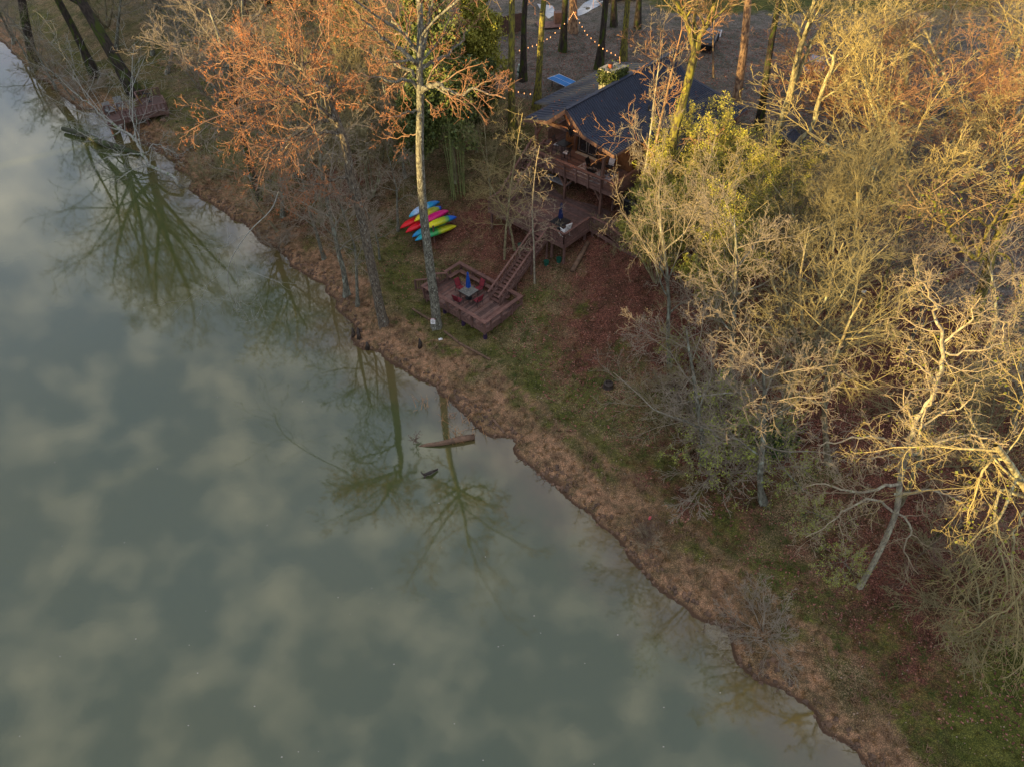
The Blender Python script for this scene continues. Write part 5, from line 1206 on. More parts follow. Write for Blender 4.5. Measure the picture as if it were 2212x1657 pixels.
# porch furniture
for i, (x, y, rz, lb) in enumerate(((.95, 2.2, R(-80), 'tall black chair with white cushion left of the high porch table'), (2.35, 1.6, R(100), 'tall black chair with white cushion right of the high porch table'))):
    chair(lb, x, y, ZU, rz, 'cushion', 'black', .68, .55, 'tall black chairs on the porch', 'bar_chair', True)
gtable('high black square table between the two cushioned chairs on the porch', 1.65, 2.15, ZU, .9, .98, 'black')
rg = thing('rug', 'pale patterned rug with rusty flowers at the right end of the porch', 'rug', at_h(5.2, 1.5, ZU))
MB().box((0, 0, .014), (3.1, 2.1, .012)).put('weave', M['rug'], rg, at_h(5.2, 1.35, ZU))
mb = MB()
for k in range(26):
    x, y, r_ = sr.uniform(-1.35, 1.35), sr.uniform(-.9, .9), sr.uniform(.07, .2); mb.quad(*[(x+r_*math.cos(a)*(1 if a % 2 < 1 else .6), y+r_*math.sin(a), .0245) for a in [6.283*j/7 for j in range(7)]])
mb.put('flower_pattern', M['woodend'], rg, at_h(5.2, 1.35, ZU))
gtable('low black patio table on the rug', 5.6, 1.55, ZU+.03, .85, .7, 'black')
chair('black woven chair at the left of the table on the rug', 4.75, 1.6, ZU+.03, R(-85), 'black', 'black', .42, .5, 'black chairs on the porch rug')
chair('black woven chair in front of the table on the rug', 5.45, .75, ZU+.03, R(10), 'black', 'black', .42, .5, 'black chairs on the porch rug')
chair('black chair with a pale cover behind the table on the rug', 5.9, 2.4, ZU+.03, R(185), 'black', 'cushion', .42, .5, 'black chairs on the porch rug')

# ------------------------------------------------------------------ kayaks on their rack
def hullmat(name, stops):
    """stops: (position along the hull 0..1, colour)"""
    m_, nt, b = nodemat(name); b.inputs['Roughness'].default_value = .38; b.inputs['Specular IOR Level'].default_value = .4
    a = add(nt, 'ShaderNodeAttribute', attribute_name='along'); n = add(nt, 'ShaderNodeTexNoise'); n.inputs['Scale'].default_value = 4; n.inputs['Detail'].default_value = 6
    t_ = add(nt, 'ShaderNodeTexCoord'); nt.links.new(t_.outputs['Object'], n.inputs['Vector'])
    ma = add(nt, 'ShaderNodeMath', operation='MULTIPLY_ADD'); ma.inputs[1].default_value = .24; nt.links.new(n.outputs[0], ma.inputs[0])
    ad = add(nt, 'ShaderNodeMath', operation='SUBTRACT'); ad.inputs[1].default_value = .12; nt.links.new(a.outputs['Fac'], ad.inputs[0]); nt.links.new(ad.outputs[0], ma.inputs[2])
    r = add(nt, 'ShaderNodeValToRGB'); cr = r.color_ramp
    while len(cr.elements) < len(stops): cr.elements.new(.5)
    for e, (p, c_) in zip(cr.elements, stops): e.position = p; e.color = lin(c_)
    nt.links.new(ma.outputs[0], r.inputs[0])
    o2, _ = noise_mix(nt, t_.outputs['Object'], 14, (.55, .55, .55), (1., 1., 1.), .3, .5, 5); mu = add(nt, 'ShaderNodeMixRGB', blend_type='MULTIPLY'); mu.inputs[0].default_value = .7
    nt.links.new(r.outputs[0], mu.inputs[1]); nt.links.new(o2, mu.inputs[2]); nt.links.new(mu.outputs[0], b.inputs['Base Color']); return m_
def kayak(label, pl, pr, z, beam, mat, group, roll=0):
    P_, Q_ = PZ(*zk(*pl), z), PZ(*zk(*pr), z); c = (P_+Q_)/2; d = Q_-P_; Ln = d.length
    mw = at(c.x, c.y, z, math.atan2(d.y, d.x)) @ Matrix.Rotation(roll, 4, 'X')
    t = thing('kayak', label, 'kayak', mw, group); n = 26; k = 15; mb = MB(); al = []
    for i in range(n+1):
        s_ = i/n; x = (s_-.5)*Ln; e = 1-abs(2*s_-1)**2.3; wd = beam/2*max(.06, e**.75); hh = .30*max(.12, e**.55); rise = -.10*abs(2*s_-1)**3
        for j in range(k):       # upturned hull: keel upward with two chines and grooves
            a = math.pi*j/(k-1); y = -math.cos(a)*wd; zz = (math.sin(a)**.62)*hh
            if j in (6, 8): zz -= .03*e
            if j == 7: zz += .02*e
            if j in (3, 11): zz -= .018*e
            mb.v.append(Vector((x, y, zz+rise))); al.append(s_)
        mb.v.append(Vector((x, 0, rise-.05*e))); al.append(s_)
    k2 = k+1
    for i in range(n):
        for j in range(k2): mb.f.append([i*k2+j, (i+1)*k2+j, (i+1)*k2+(j+1) % k2, i*k2+(j+1) % k2])
    mb.f.append(list(range(k2))); mb.f.append([n*k2+j for j in range(k2)][::-1])
    o = mb.put('hull', mat, t, mw, True); a = o.data.attributes.new('along', 'FLOAT', 'POINT'); a.data.foreach_set('value', al)
    mb = MB()
    for sx in (-1, 1): mb.tube([(sx*(Ln/2-.10), -.045, .045), (sx*(Ln/2-.10), 0, .10), (sx*(Ln/2-.10), .045, .045)], .012, 5)
    mb.put('grab_handle', M['black'], t, mw)
    mb = MB()
    for s_ in (-1, 1):
        for dx in (-.45, -.1, .3): mb.lathe((dx, s_*.09, .20+.09), [(.02, 0), (.02, .012)], 6)
    mb.put('drain_hole', M['black'], t, mw)
    return t
Yl, Bl, Gn = (.55, .50, .01), (.01, .10, .55), (.02, .28, .08)
HT, HB = 3.35, 2.75
kg = 'upturned kayaks on the wooden rack'
kayak('light blue and white upturned kayak at the far end of the rack', (540, 680), (1385, 255), HT, .78, hullmat('hull_a', [(.0, (.02, .42, .62)), (.22, (.42, .58, .80)), (.5, (.45, .6, .8)), (.62, (.02, .32, .52)), (.8, (.01, .20, .55)), (1, (.01, .18, .6))]), kg)
kayak('yellow upturned kayak with a blue right tip, second from the far end', (690, 800), (1480, 405), HT+.02, .74, hullmat('hull_b', [(0, (.75, .62, .01)), (.3, (.60, .52, .01)), (.6, (.32, .32, .03)), (.78, (.25, .33, .03)), (.82, (.01, .10, .6)), (1, (.01, .08, .55))]), kg)
kayak('magenta upturned kayak in the middle of the rack', (830, 920), (1640, 510), HT, .74, hullmat('hull_c', [(0, (.62, .01, .16)), (1, (.60, .01, .18))]), kg)
kayak('yellow-green upturned kayak with a blue tip, nearest on the upper tier', (960, 1010), (1862, 680), HT+.02, .76, hullmat('hull_d', [(0, (.8, .66, .0)), (.3, (.62, .58, .01)), (.6, (.30, .38, .02)), (.72, (.02, .25, .12)), (.78, (.01, .12, .5)), (1, (.01, .09, .6))]), kg)
kayak('bright red upturned kayak sticking out furthest left, lower tier', (300, 990), (1180, 620), HB, .74, hullmat('hull_e', [(0, (.72, .004, .012)), (.4, (.66, .01, .01)), (.55, (.5, .12, .03)), (1, (.5, .3, .02))]), kg)
kayak('second red upturned kayak, beside the furthest-left one', (450, 1110), (1330, 730), HB, .72, hullmat('hull_f', [(0, (.72, .004, .015)), (1, (.6, .005, .02))]), kg)
kayak('teal upturned kayak with a blue left tip, lower tier', (628, 1230), (1560, 860), HB, .72, hullmat('hull_g', [(0, (.01, .25, .65)), (.1, (.01, .22, .45)), (.3, (.01, .25, .25)), (1, (.02, .3, .12))]), kg)
kayak('blue, green and yellow upturned kayak at the near end of the lower tier', (712, 1330), (1862, 925), HB-.05, .84, hullmat('hull_h', [(0, (.01, .3, .62)), (.12, (.01, .32, .35)), (.3, (.01, .27, .12)), (.5, (.05, .33, .05)), (.62, (.45, .48, .02)), (1, (.62, .56, .01))]), kg)
rack = thing('kayak_rack', 'rough timber rack carrying the upturned kayaks on two tiers', 'rack', at(*PZ(*zk(1100, 900), 2.2)))
FR = Frame(Matrix.Identity(4), rack)
pa, pb = PZ(*zk(1215, 1010), 3.3), PZ(*zk(1780, 700), 3.3)
dirr = Vector((-.42, .9, 0)).normalized()
pc = pa + Vector((-1.7, -.5, 0)) 
near_a, near_b = Vector((pa.x, pa.y, 0)), Vector((pb.x, pb.y, 0))
f1, f2 = PZ(*zk(700, 560), 3.3), PZ(*zk(1455, 450), 3.4)
quad_ = [near_a, near_b, Vector((f2.x, f2.y, 0)), Vector((f1.x+.9, f1.y+.7, 0))]
for p, hz in zip(quad_, (3.5, 3.75, 3.7, 3.3)):
    zg = gz(p.x, p.y); FR.bar('post', (p.x, p.y, zg-.2), (p.x, p.y, hz), .12, .12, 'stainr', up=(0, 1, 0))
for a_, b_ in ((0, 3), (1, 2)):
    for z in (HB-.12, HT-.1): FR.bar('cross_beam', (*quad_[a_].xy, z), (*quad_[b_].xy, z), .1, .1, 'stainr')

# ------------------------------------------------------------------ small dock on the left
dk = [P_ for P_ in (PZ(*z3(1370, 850), 2.6), PZ(*z3(1290, 705), 2.6), PZ(*z3(1165, 755), 2.6), PZ(*z3(1130, 790), 2.6), PZ(*z3(890, 900), 2.6), PZ(*z3(1120, 925), 2.6))]
zd0 = 1.7; dock = thing('small_dock', 'small dark brown dock with picket rails at the inlet on the left', 'dock', at(dk[0].x-2, dk[0].y, zd0))
FD_ = Frame(Matrix.Identity(4), dock)
a0, a1 = Vector((dk[0].x, dk[0].y, 0)), Vector((dk[4].x+.2, dk[4].y-1.6, 0))
ex = (a1-a0).normalized(); ey = Vector((-ex.y, ex.x, 0)); ey = ey if ey.y > 0 else -ey
Ld = (a1-a0).length
for k in range(int(Ld/.2)):
    p = a0+ex*(.2*k+.1); dep = 4.3 if .2*k < 2.3 else 2.2
    FD_.bar('floor_board', p+Vector((0, 0, zd0)), p+ey*dep+Vector((0, 0, zd0)), .185, .04, 'stain4')
def dr(p, q, **k): railing(FD_, p, q, zd0, .36, .12, 1.5, mat='stain', capmat='stain', thick=.08, **k)
dr(a0, a0+ex*4.6); dr(a0, a0+ey*2.0); dr(a0+ey*4.3+ex*.0, a0+ey*4.3+ex*2.4); dr(a0+ex*2.4+ey*4.3, a0+ex*2.4+ey*2.3); dr(a0+ex*2.4+ey*2.2, a0+ex*(Ld-.2)+ey*2.2)
FD_.bar('rim_board', a0+Vector((0, 0, zd0-.17)), a1+Vector((0, 0, zd0-.17)), .05, .32, 'stain'); FD_.bar('rim_board', a0+Vector((0, 0, zd0-.17)), a0+ey*4.3+Vector((0, 0, zd0-.17)), .05, .3, 'stain')
for sx in (.2, 2.3, 4.5, Ld-.2):
    for sy in (.15, 2.0):
        p = a0+ex*sx+ey*sy; FD_.bar('support_post', (p.x, p.y, min(gz(p.x, p.y), 0)-.3), (p.x, p.y, zd0-.05), .16, .16, 'stain', up=(0, 1, 0))
p = a0+ex*1.3+ey*3.1
g_ = thing('boat_hoist', 'black iron stand on the dock floor', 'stand', at(p.x, p.y, zd0+.02)); gm = at(p.x, p.y, zd0+.02)
MB().lathe((0, 0, 0), [(.2, 0), (.2, .04), (.04, .08), (.04, .9)], 10).put('post', M['black'], g_, gm); MB().bar((-.45, 0, .9), (.45, 0, .9), .08, .08).put('arm', M['black'], g_, gm)
p = PZ(*z3(1177, 870), zd0+.02); q = PZ(*z3(1133, 797), zd0+1.2)
tag(MB().tube([p, q], .035, 8).put('marker_pole', M['yellow'], None, Matrix.Identity(4)), 'yellow pole leaning on the dock railing', 'pole')
for (u, v), rz, lb in (((1003, 905), R(-150), 'grey slatted armchair on the dock, the right one of two'), ((925, 950), R(-130), 'grey slatted armchair on the dock, the left one of two')):
    c_ = PZ(*z3(u, v), zd0+.02); m_ = at(c_.x, c_.y, c_.z, rz); t = thing('armchair', lb, 'chair', m_, 'grey armchairs on the dock')
    for k in range(6): MB().bar((-.3+.12*k, -.25, .3), (-.34+.135*k, -.6, 1.1), .1, .025, up=(0, 1, 0)).put('back_slat', M['grey'], t, m_)
    for k in range(5): MB().bar((-.32, .3-.12*k, .38-.02*k), (.32, .3-.12*k, .38-.02*k), .1, .025).put('seat_slat', M['grey'], t, m_)
    for s_ in (-1, 1):
        MB().bar((s_*.36, .36, .55), (s_*.36, -.4, .55), .12, .03).put('armrest', M['grey'], t, m_); MB().bar((s_*.34, .3, 0), (s_*.34, .3, .54), .06, .06, up=(0, 1, 0)).put('leg', M['grey'], t, m_); MB().bar((s_*.34, -.35, 0), (s_*.34, -.35, .54), .06, .06, up=(0, 1, 0)).put('leg', M['grey'], t, m_)

# ------------------------------------------------------------------ yard: table, sack, lights, fence, puddles, cars
pp = [PZ(*z1(*p), 7.95) for p in ((342, 192), (430, 157), (600, 232), (512, 270))]
c_ = sum(pp, Vector())/4; dx_ = (pp[2]-pp[1]); m_ = at(c_.x, c_.y, gz(c_.x, c_.y), math.atan2(dx_.y, dx_.x))
t = thing('ping_pong_table', 'bright blue ping-pong table with white edges in the leafy yard', 'table', m_)
hh = .76
MB().box((0, 0, hh), (2.74, 1.525, .03)).put('playing_top', M['ppblue'], t, m_)
mb = MB().box((0, 0, hh+.017), (2.74, .02, .003))
for s_ in (-1, 1): mb.box((0, s_*.748, hh+.017), (2.74, .03, .003)); mb.box((s_*1.355, 0, hh+.0175), (.03, 1.46, .003))
mb.put('white_lines', M['white'], t, m_)
for a in (-1, 1):
    for b_ in (-1, 1): MB().bar((a*.9, b_*.55, 0), (a*.9, b_*.55, hh-.02), .06, .06, up=(0, 1, 0)).put('leg', M['black'], t, m_)
p = G(*z1(117, 200)); m_ = at(p.x, p.y, p.z)
t = thing('sack', 'white printed sack standing against the mossy trunk', 'sack', m_)
MB().lathe((0, 0, 0), [(.3, 0), (.36, .2), (.34, .7), (.26, 1.05), (.3, 1.15)], 10).put('body', M['bag'], t, m_, True); MB().lathe((0, 0, .45), [(.368, 0), (.362, .18)], 10).put('printed_band', M['green'], t, m_)
def lights(label, pts, n, sag, parts=None):
    P_ = []
    for i in range(n+1):
        f = i/n*(len(pts)-1); k = min(int(f), len(pts)-2); f -= k; q = pts[k].lerp(pts[k+1], f); P_.append(q - Vector((0, 0, sag*4*(i/n)*(1-i/n))))
    t = thing('string_lights', label, 'lights', Matrix.Translation(P_[0])); I = Matrix.Identity(4)
    MB().tube(P_, .012, 4).put('cable', M['black'], t, I)
    bm_ = MB().lathe((0, 0, -.2), [(.012, .04), (.040, .08), (.034, .12), (.015, .17)], 8).mesh('bulb', M['bulb'])
    for q in P_: link('bulb', bm_, Matrix.Translation(q), t)
    return t
def Wz(x, y, z): return PZ(*zt(x, y), z)
lights('string lights sagging between two yard trunks above the ping-pong table', [Wz(328, 415, 9.6), Wz(470, 368, 9.5), Wz(585, 305, 9.8), Wz(740, 155, 11.2), Wz(775, 98, 12)], 16, .0)
lights('string lights running from the reddish trunk down towards the chimney', [Wz(780, 100, 12), Wz(805, 150, 11.6), Wz(890, 285, 10.4), Wz(1020, 400, 10.3), Wz(1160, 470, 11), Wz(1162, 530, 11)], 20, .0)
lights('three-bulb end of the string lights left of the roof', [Wz(318, 758, 9.2), Wz(367, 770, 9.2), Wz(418, 776, 9.3)], 2, 0)
lights('short string of lights at the right edge beside the mossy trunk', [PZ(2148, 602, 6), PZ(2212, 602, 6), PZ(2260, 604, 6.2)], 6, 0)
def fence(label, p, q, h, n, zoff=0, w=.13):
    t = thing('picket_fence', label, 'fence', at(p.x, p.y, gz(p.x, p.y))); Ff = Frame(Matrix.Identity(4), t)
    for i in range(n):
        c = p.lerp(q, (i+.5)/n); z = gz(c.x, c.y); Ff.bar('picket', (c.x, c.y, z-.1), (c.x, c.y, z+h+rng.uniform(-.04, .04)), w, .03, 'picket', up=tuple(Vector((-(q-p).y, (q-p).x, 0)).normalized()))
    for hz in (.35, h-.3): Ff.bar('rail', p+Vector((0, 0, gz(p.x, p.y)-p.z+hz)), q+Vector((0, 0, gz(q.x, q.y)-q.z+hz)), .05, .09, 'picket')
    return t
fence('dark picket fence at the far left side of the yard', G(1078, 78), G(1131, 66), 1.8, 26)
fence('brown picket fence crossing the right part of the yard', G(1973, 632), G(2132, 520), 1.7, 44)
wp = thing('firewood_pile', 'stack of split orange-brown firewood against the picket fence', 'firewood', Matrix.Translation(G(2055, 600))); I = Matrix.Identity(4)
lgm = MB().tube([(0, -.25, 0), (0, .25, 0)], .1, 6).mesh('log', M['woodend'])
for k in range(26):
    f = (k % 13)/13; g0 = G(2034 + 46*f, 612-26*f); link('split_log', lgm, at(g0.x+rng.uniform(-.1, .1), g0.y, g0.z+.1+.19*(k//13), R(-25+rng.uniform(-14, 14))), wp)
def puddle(label, uvs, name='puddle'):
    P_ = [G(u, v) for u, v in uvs]; z = max(p.z for p in P_)
    mb = MB(); c = sum(P_, Vector())/len(P_); pts = []
    for i in range(len(P_)):
        a, b_ = P_[i], P_[(i+1) % len(P_)]
        for k in range(4): q = a.lerp(b_, k/4); q += (q-c)*.1*nz(q.x, q.y, 1.2); pts.append(q)
    grid = [c]+pts; mb.v = [Vector((q.x, q.y, gz(q.x, q.y)+.035)) for q in grid]; n = len(pts)
    for ring in (.35, .7):
        pass
    mb.f = [[0, i+1, (i+1) % n+1] for i in range(n)]
    o = mb.put(name, M['puddle'], None, Matrix.Identity(4)); tag(o, kind='structure')
M['puddle'] = simple('rain_puddle', (.12, .13, .15), .05, (.2, .2, .21), 1, spec=1.0)
for a in ([(1235, 35), (1262, 8), (1300, -12), (1318, -10), (1303, 8), (1270, 28), (1250, 36)], [(1172, 28), (1160, 10), (1195, 14), (1200, 33), (1185, 42)], [(1212, 44), (1240, 38), (1252, 44), (1222, 54)], [(1534, 70), (1560, 66), (1556, 82), (1536, 82)]):
    puddle('', a)
def car(label, u, v, rz, mat):
    p = G(u, v); m_ = at(p.x, p.y, p.z, rz); t = thing('parked_car', label, 'car', m_)
    prof = [(-2.2, .35), (-2.25, .75), (-2.1, .95), (-1.55, 1.02), (-.95, 1.45), (.55, 1.48), (1.15, 1.05), (2.1, .9), (2.25, .6), (2.2, .32)]
    mb = MB(); k = len(prof)
    for s_, sc2 in ((-1, .9), (-1, .82), (1, .82), (1, .9)):
        pass
    for y, shr in ((-.88, 0), (-.74, 1), (.74, 1), (.88, 0)):
        for x, z in prof: mb.v.append(Vector((x, y*(.86 if z > 1.1 else 1), z if shr or z < 1.1 else 1.1)))
    for r_ in range(3):
        for j in range(k): mb.f.append([r_*k+j, r_*k+(j+1) % k, (r_+1)*k+(j+1) % k, (r_+1)*k+j])
    mb.f.append(list(range(k))[::-1]); mb.f.append([3*k+j for j in range(k)]); mb.put('body', M[mat], t, m_)
    MB().quad((1.12, -.62, 1.10), (1.12, .62, 1.10), (.6, .56, 1.47), (.6, -.56, 1.47)).put('windscreen', M['glass'], t, m_ @ Matrix.Translation((.02, 0, .015)))
    MB().quad((-1.5, -.6, 1.06), (-1.5, .6, 1.06), (-.98, .56, 1.44), (-.98, -.56, 1.44)).put('rear_window', M['glass'], t, m_ @ Matrix.Translation((-.02, 0, .015)))
    for sx in (-1.4, 1.4):
        for sy in (-.84, .84): MB().tube([(sx, sy-.1, .33), (sx, sy+.1, .33)], .33, 14).put('wheel', M['rubber'], t, m_)
    return t
car('black car parked at the edge of the far lawn right of the mossy fork', 1527, 98, R(70), 'carblack')
car('dark car cut by the top edge above the yard', 1338, 0, R(10), 'carblack')
car('blue-grey car half hidden behind the leaning tree', 1757, 160, R(60), 'carblue')
# raised bed with a chest
p = G(1190, 58); m_ = at(p.x, p.y, p.z, R(10)); t = thing('timber_platform', 'low timber platform with a reddish chest near the puddles', 'platform', m_)
for k in range(8): MB().box((0, -.9+.25*k, .2), (3.0, .23, .05)).put('plank', M['stain2'], t, m_)
MB().box((.9, .4, .75), (.9, .8, 1.1)).put('chest', M['stainr'], t, m_)
# shed
p = G(1690, 345); m_ = at(p.x, p.y, p.z, R(-35)); t = thing('small_shed', 'small shed with a dark blue pitched roof below the leaning trunk', 'shed', m_)
MB().box((0, 0, .75), (1.5, 1.7, 1.6)).put('wall', M['stain2'], t, m_)
mb = MB().bar((-1.0, 0, 1.5), (0, 0, 2.1), 2.1, .07); mb.put('roof', M['roof'], t, m_); MB().bar((1.0, 0, 1.5), (0.03, 0, 2.1), 2.1, .07).put('roof', M['roof'], t, m_)
# neighbour's timber frame building cut by the top edge
p = G(580, 42); m_ = at(p.x, p.y, p.z, R(-38)); t = thing('timber_building', 'sunlit timber-framed building at the top edge, left of the middle', 'building', m_); FN = Frame(m_, t)
FN.bar('roof_beam', (-4.5, 0, 5.6), (5, 0, 3.6), .28, .5, 'sunwood'); FN.bar('roof_beam', (-4.5, 2.6, 5.6), (5, 2.6, 3.6), .28, .4, 'sunwood')
for x in (-4, -2, 0, 2, 4): FN.bar('post', (x, 0, -.3), (x, 0, 4.6-x*.21), .2, .2, 'stainr', up=(0, 1, 0)); FN.bar('brace', (x, 0, 2.6), (x+.8, 0, 4.2-x*.21), .12, .12, 'sunwood')
for k in range(16): FN.bar('roof_board', (-4.6+.62*k, -.4, 5.9-.13*k), (-4.6+.62*k, 8, 5.9-.13*k), .58, .05, 'stain2')
FN.box('back_wall', (0, 4, 2), (8.5, .15, 4), 'darkdeck')
p = G(590, 6); m_ = at(p.x, p.y, p.z, R(20)); t = thing('covered_boat', 'small pale covered boat beside the timber building', 'boat', m_)
mb = MB(); 
for i in range(9):
    s_ = i/8; w = .9*math.sin(math.pi*min(1, .15+s_*.75)); 
    for y, z in ((-w, .9), (-w*.5, 1.15), (0, 1.3), (w*.5, 1.15), (w, .9), (0, .15)): mb.v.append(Vector((-2.2+4.4*s_, y, z)))
for i in range(8):
    for j in range(6): mb.f.append([i*6+j, (i+1)*6+j, (i+1)*6+(j+1) % 6, i*6+(j+1) % 6])
mb.put('cover', M['fabricgrey'], t, m_); MB().box((0, 0, .1), (2.6, .5, .35)).put('trailer', M['black'], t, m_)
# deck and lattice cut by the right edge
p = PZ(2185, 822, 3.6); zg = gz(p.x, p.y); m_ = at(p.x, p.y, 0, R(48)); t = thing('neighbour_deck', 'brown deck corner with lattice skirt cut by the right edge', 'deck', m_); FN = Frame(m_, t)
boards(FN, -.1, 4, -3.2, .4, 3.4, 'stain2'); FN.bar('rail_cap', (-.1, .4, 4.3), (4, .4, 4.3), .16, .05, 'stain2'); FN.bar('rail_cap', (-.1, -3.2, 4.3), (-.1, .4, 4.3), .16, .05, 'stain2')
for k in range(24): FN.bar('baluster', (-.1, -3.1+.15*k, 3.4), (-.1, -3.1+.15*k, 4.28), .05, .05, 'stain', up=(0, 1, 0))
FN.bar('rim_board', (-.1, -3.2, 3.25), (-.1, .4, 3.25), .05, .3, 'stain')
FN.box('red_cushion', (.6, -.6, 3.75), (.6, .6, .12), 'redcloth')
lt = MB()
for k in range(-12, 30):
    a = -3.3+.14*k
    for dz_, s_ in ((0, 1), (.02, -1)):
        y0_, y1_ = (a, a+1.6) if s_ > 0 else (a+1.6, a)
        lt.bar((-.16-dz_, y0_, 1.4), (-.16-dz_, y1_, 3.1), .02, .035, up=(1, 0, 0))
FN.mb('lattice_skirt', lt, 'lattice')
for y in (-3.2, -1.4, .4): FN.bar('support_post', (-.05, y, 0.5), (-.05, y, 3.3), .14, .14, 'stain', up=(0, 1, 0))

g0 = G(1672, 960); rs5 = random.Random(9)
im = leaves_mesh('ivy', [((g0.x+rs5.gauss(0, .45), g0.y+rs5.gauss(-.2, .4), g0.z+abs(rs5.gauss(.4, .45))), (0, 0, 1)) for _ in range(400)], 3200, .15, .08, M['ivygreen'], 6)
tag(link('ivy_clump', im, Matrix.Identity(4)), 'dark green ivy mound round the foot of the fan-shaped tree', 'ivy')
bam = thing('bamboo_clump', 'clump of tall green bamboo canes right of the evergreens', 'bamboo', Matrix.Translation(G(995, 425)), None)
for k in range(16):
    g0 = G(975+rng.uniform(0, 42), 428+rng.uniform(-12, 8)); tp_ = g0+Vector((rng.uniform(-.8, .4), rng.uniform(-.5, .5), rng.uniform(6, 7.5)))
    MB().tube([g0-Vector((0, 0, .1)), g0.lerp(tp_, .5)+Vector((rng.uniform(-.1, .1), 0, 0)), tp_], [.035, .03, .012], 6).put('cane', M['cane'], bam, Matrix.Identity(4))
# ------------------------------------------------------------------ driftwood, knees, edging, small things on the bank
def on_water(x, y, z=0): return PZ((1200+x/1.744)/1.736, (1150+y/1.744)/1.736, z)
lg = MB().tube([on_water(1010, 850, .17), on_water(930, 862, .2), on_water(850, 880, .17), on_water(780, 895, .12), on_water(700, 905, .02), on_water(640, 915, -.06)], [.2, .2, .18, .15, .13, .05], 10)
tag(lg.put('driftwood_log', M['log'], None, Matrix.Identity(4), True), 'thick brown log lying in the shallows with dry reeds on it', 'log')
st = thing('driftwood_stub', 'small forked dark driftwood piece sticking out of the river', 'driftwood', Matrix.Translation(on_water(710, 1090)))
MB().tube([on_water(770, 1062, .1), on_water(720, 1085, .22), on_water(680, 1100, .12)], [.05, .11, .08], 7).put('stem', M['wetlog'], st, Matrix.Identity(4), True)
MB().tube([on_water(690, 1095, .15), on_water(682, 1125, -.05)], [.08, .05], 6).put('fork', M['wetlog'], st, Matrix.Identity(4), True)
MB().tube([on_water(680, 1100, .12), on_water(660, 1080, .3)], [.06, .03], 6).put('fork', M['wetlog'], st, Matrix.Identity(4), True)
br = Tree(201); p = on_water(610, 890, .05)
for k in range(3): br.grow(tuple(p+Vector((.2*k, 0, 0))), (rng.uniform(-.6, .8), rng.uniform(-.3, .6), .7), .9, .03, 2, S_limb)
tag(link('driftwood_twigs', chains_mesh('twigs', br.ch, B['dark']), Matrix.Identity(4)), 'tangle of dark twigs at the river end of the reedy log', 'twigs')
def reeds(name, label, spots, n, h, mat='reed', sp=.25, lean=.6, kind=None, cat='reeds', seed=1):
    rs = random.Random(seed); mb = MB()
    for k in range(n):
        s_ = rs.choice(spots); p = Vector((s_[0]+rs.gauss(0, sp), s_[1]+rs.gauss(0, sp), s_[2])); d = Vector((rs.gauss(0, lean), rs.gauss(0, lean), 1)).normalized()*h*rs.uniform(.4, 1.2)
        w = Vector((-d.y, d.x, 0)); w = (w.normalized() if w.length > 1e-3 else Vector((1, 0, 0)))*.016; t_ = p+d; t2 = t_ + Vector((d.x, d.y, -h*.15))*.6
        mb.f.append([len(mb.v)+i for i in range(4)]); mb.v += [p-w, p+w, t_+w*.7, t_-w*.7]
        mb.f.append([len(mb.v)+i for i in range(3)]); mb.v += [t_-w*.7, t_+w*.7, t2]
    o = mb.put(name, M[mat], None, Matrix.Identity(4)); tag(o, label, None if kind else cat, None, kind); return o
reeds('reeds', 'dry orange reeds standing round the log in the shallows', [on_water(*p) for p in ((900, 850), (870, 870), (940, 870), (900, 880), (1000, 800), (950, 760), (860, 770), (880, 700), (680, 650), (825, 640), (1080, 830))], 90, .7, sp=.3)
def cyl(name, label, cat, a, b_, r0, r1, mat, k=8): return tag(MB().tube([a, b_], [r0, r1], k).put(name, M[mat], None, Matrix.Identity(4), True), label, cat)
# timber edging above the bank
ep = [on_water(600, 20), on_water(700, 75), on_water(810, 165), on_water(900, 240), on_water(1000, 300), on_water(1110, 350)]
def og(x, y): return G((1200+x/1.744)/1.736, (1150+y/1.744)/1.736)
E = [og(600, 20), og(660, 50), og(720, 90)]
for a_, b_, lb in ((og(605, 20), og(720, 92), 'old timber edging left of the sycamore foot'), (og(812, 165), og(905, 238), 'old timber edging right of the sycamore foot'), (og(908, 242), og(1112, 352), 'long pale timber edging lying on the bank below the lower deck'), (og(1130, 740), og(1205, 830), 'grey plank lying at the foot of the bank near the shallows')):
    o = link('timber_edging', MB().bar(a_+Vector((0, 0, .06)), b_+Vector((0, 0, .06)), .14, .12).mesh('timber', M['log']), Matrix.Identity(4)); tag(o, lb, 'timber', 'timber edging on the bank')
kl = ['tallest of the pointed roots at the water edge below the orange tree', 'pointed root beside the tallest one at the water edge', 'dark pointed root standing in the mud right of the water edge pair', 'pointed root on the bank below the sycamore', 'low knobbly root right of the orange tree foot']
for (x, y), h, lb in zip(((220, 190), (255, 200), (310, 265), (655, 260), (250, 165)), (.75, .6, .45, .7, .35), kl):
    g0 = og(x, y); mb = MB().tube([g0-Vector((0, 0, .15)), g0+Vector((.03, 0, h*.5)), g0+Vector((.0, .05, h))], [.2, .13, .04], 7)
    tag(mb.put('cypress_knee', M['wetlog'], None, Matrix.Identity(4), True), lb, 'root', 'pointed roots at the water edge')
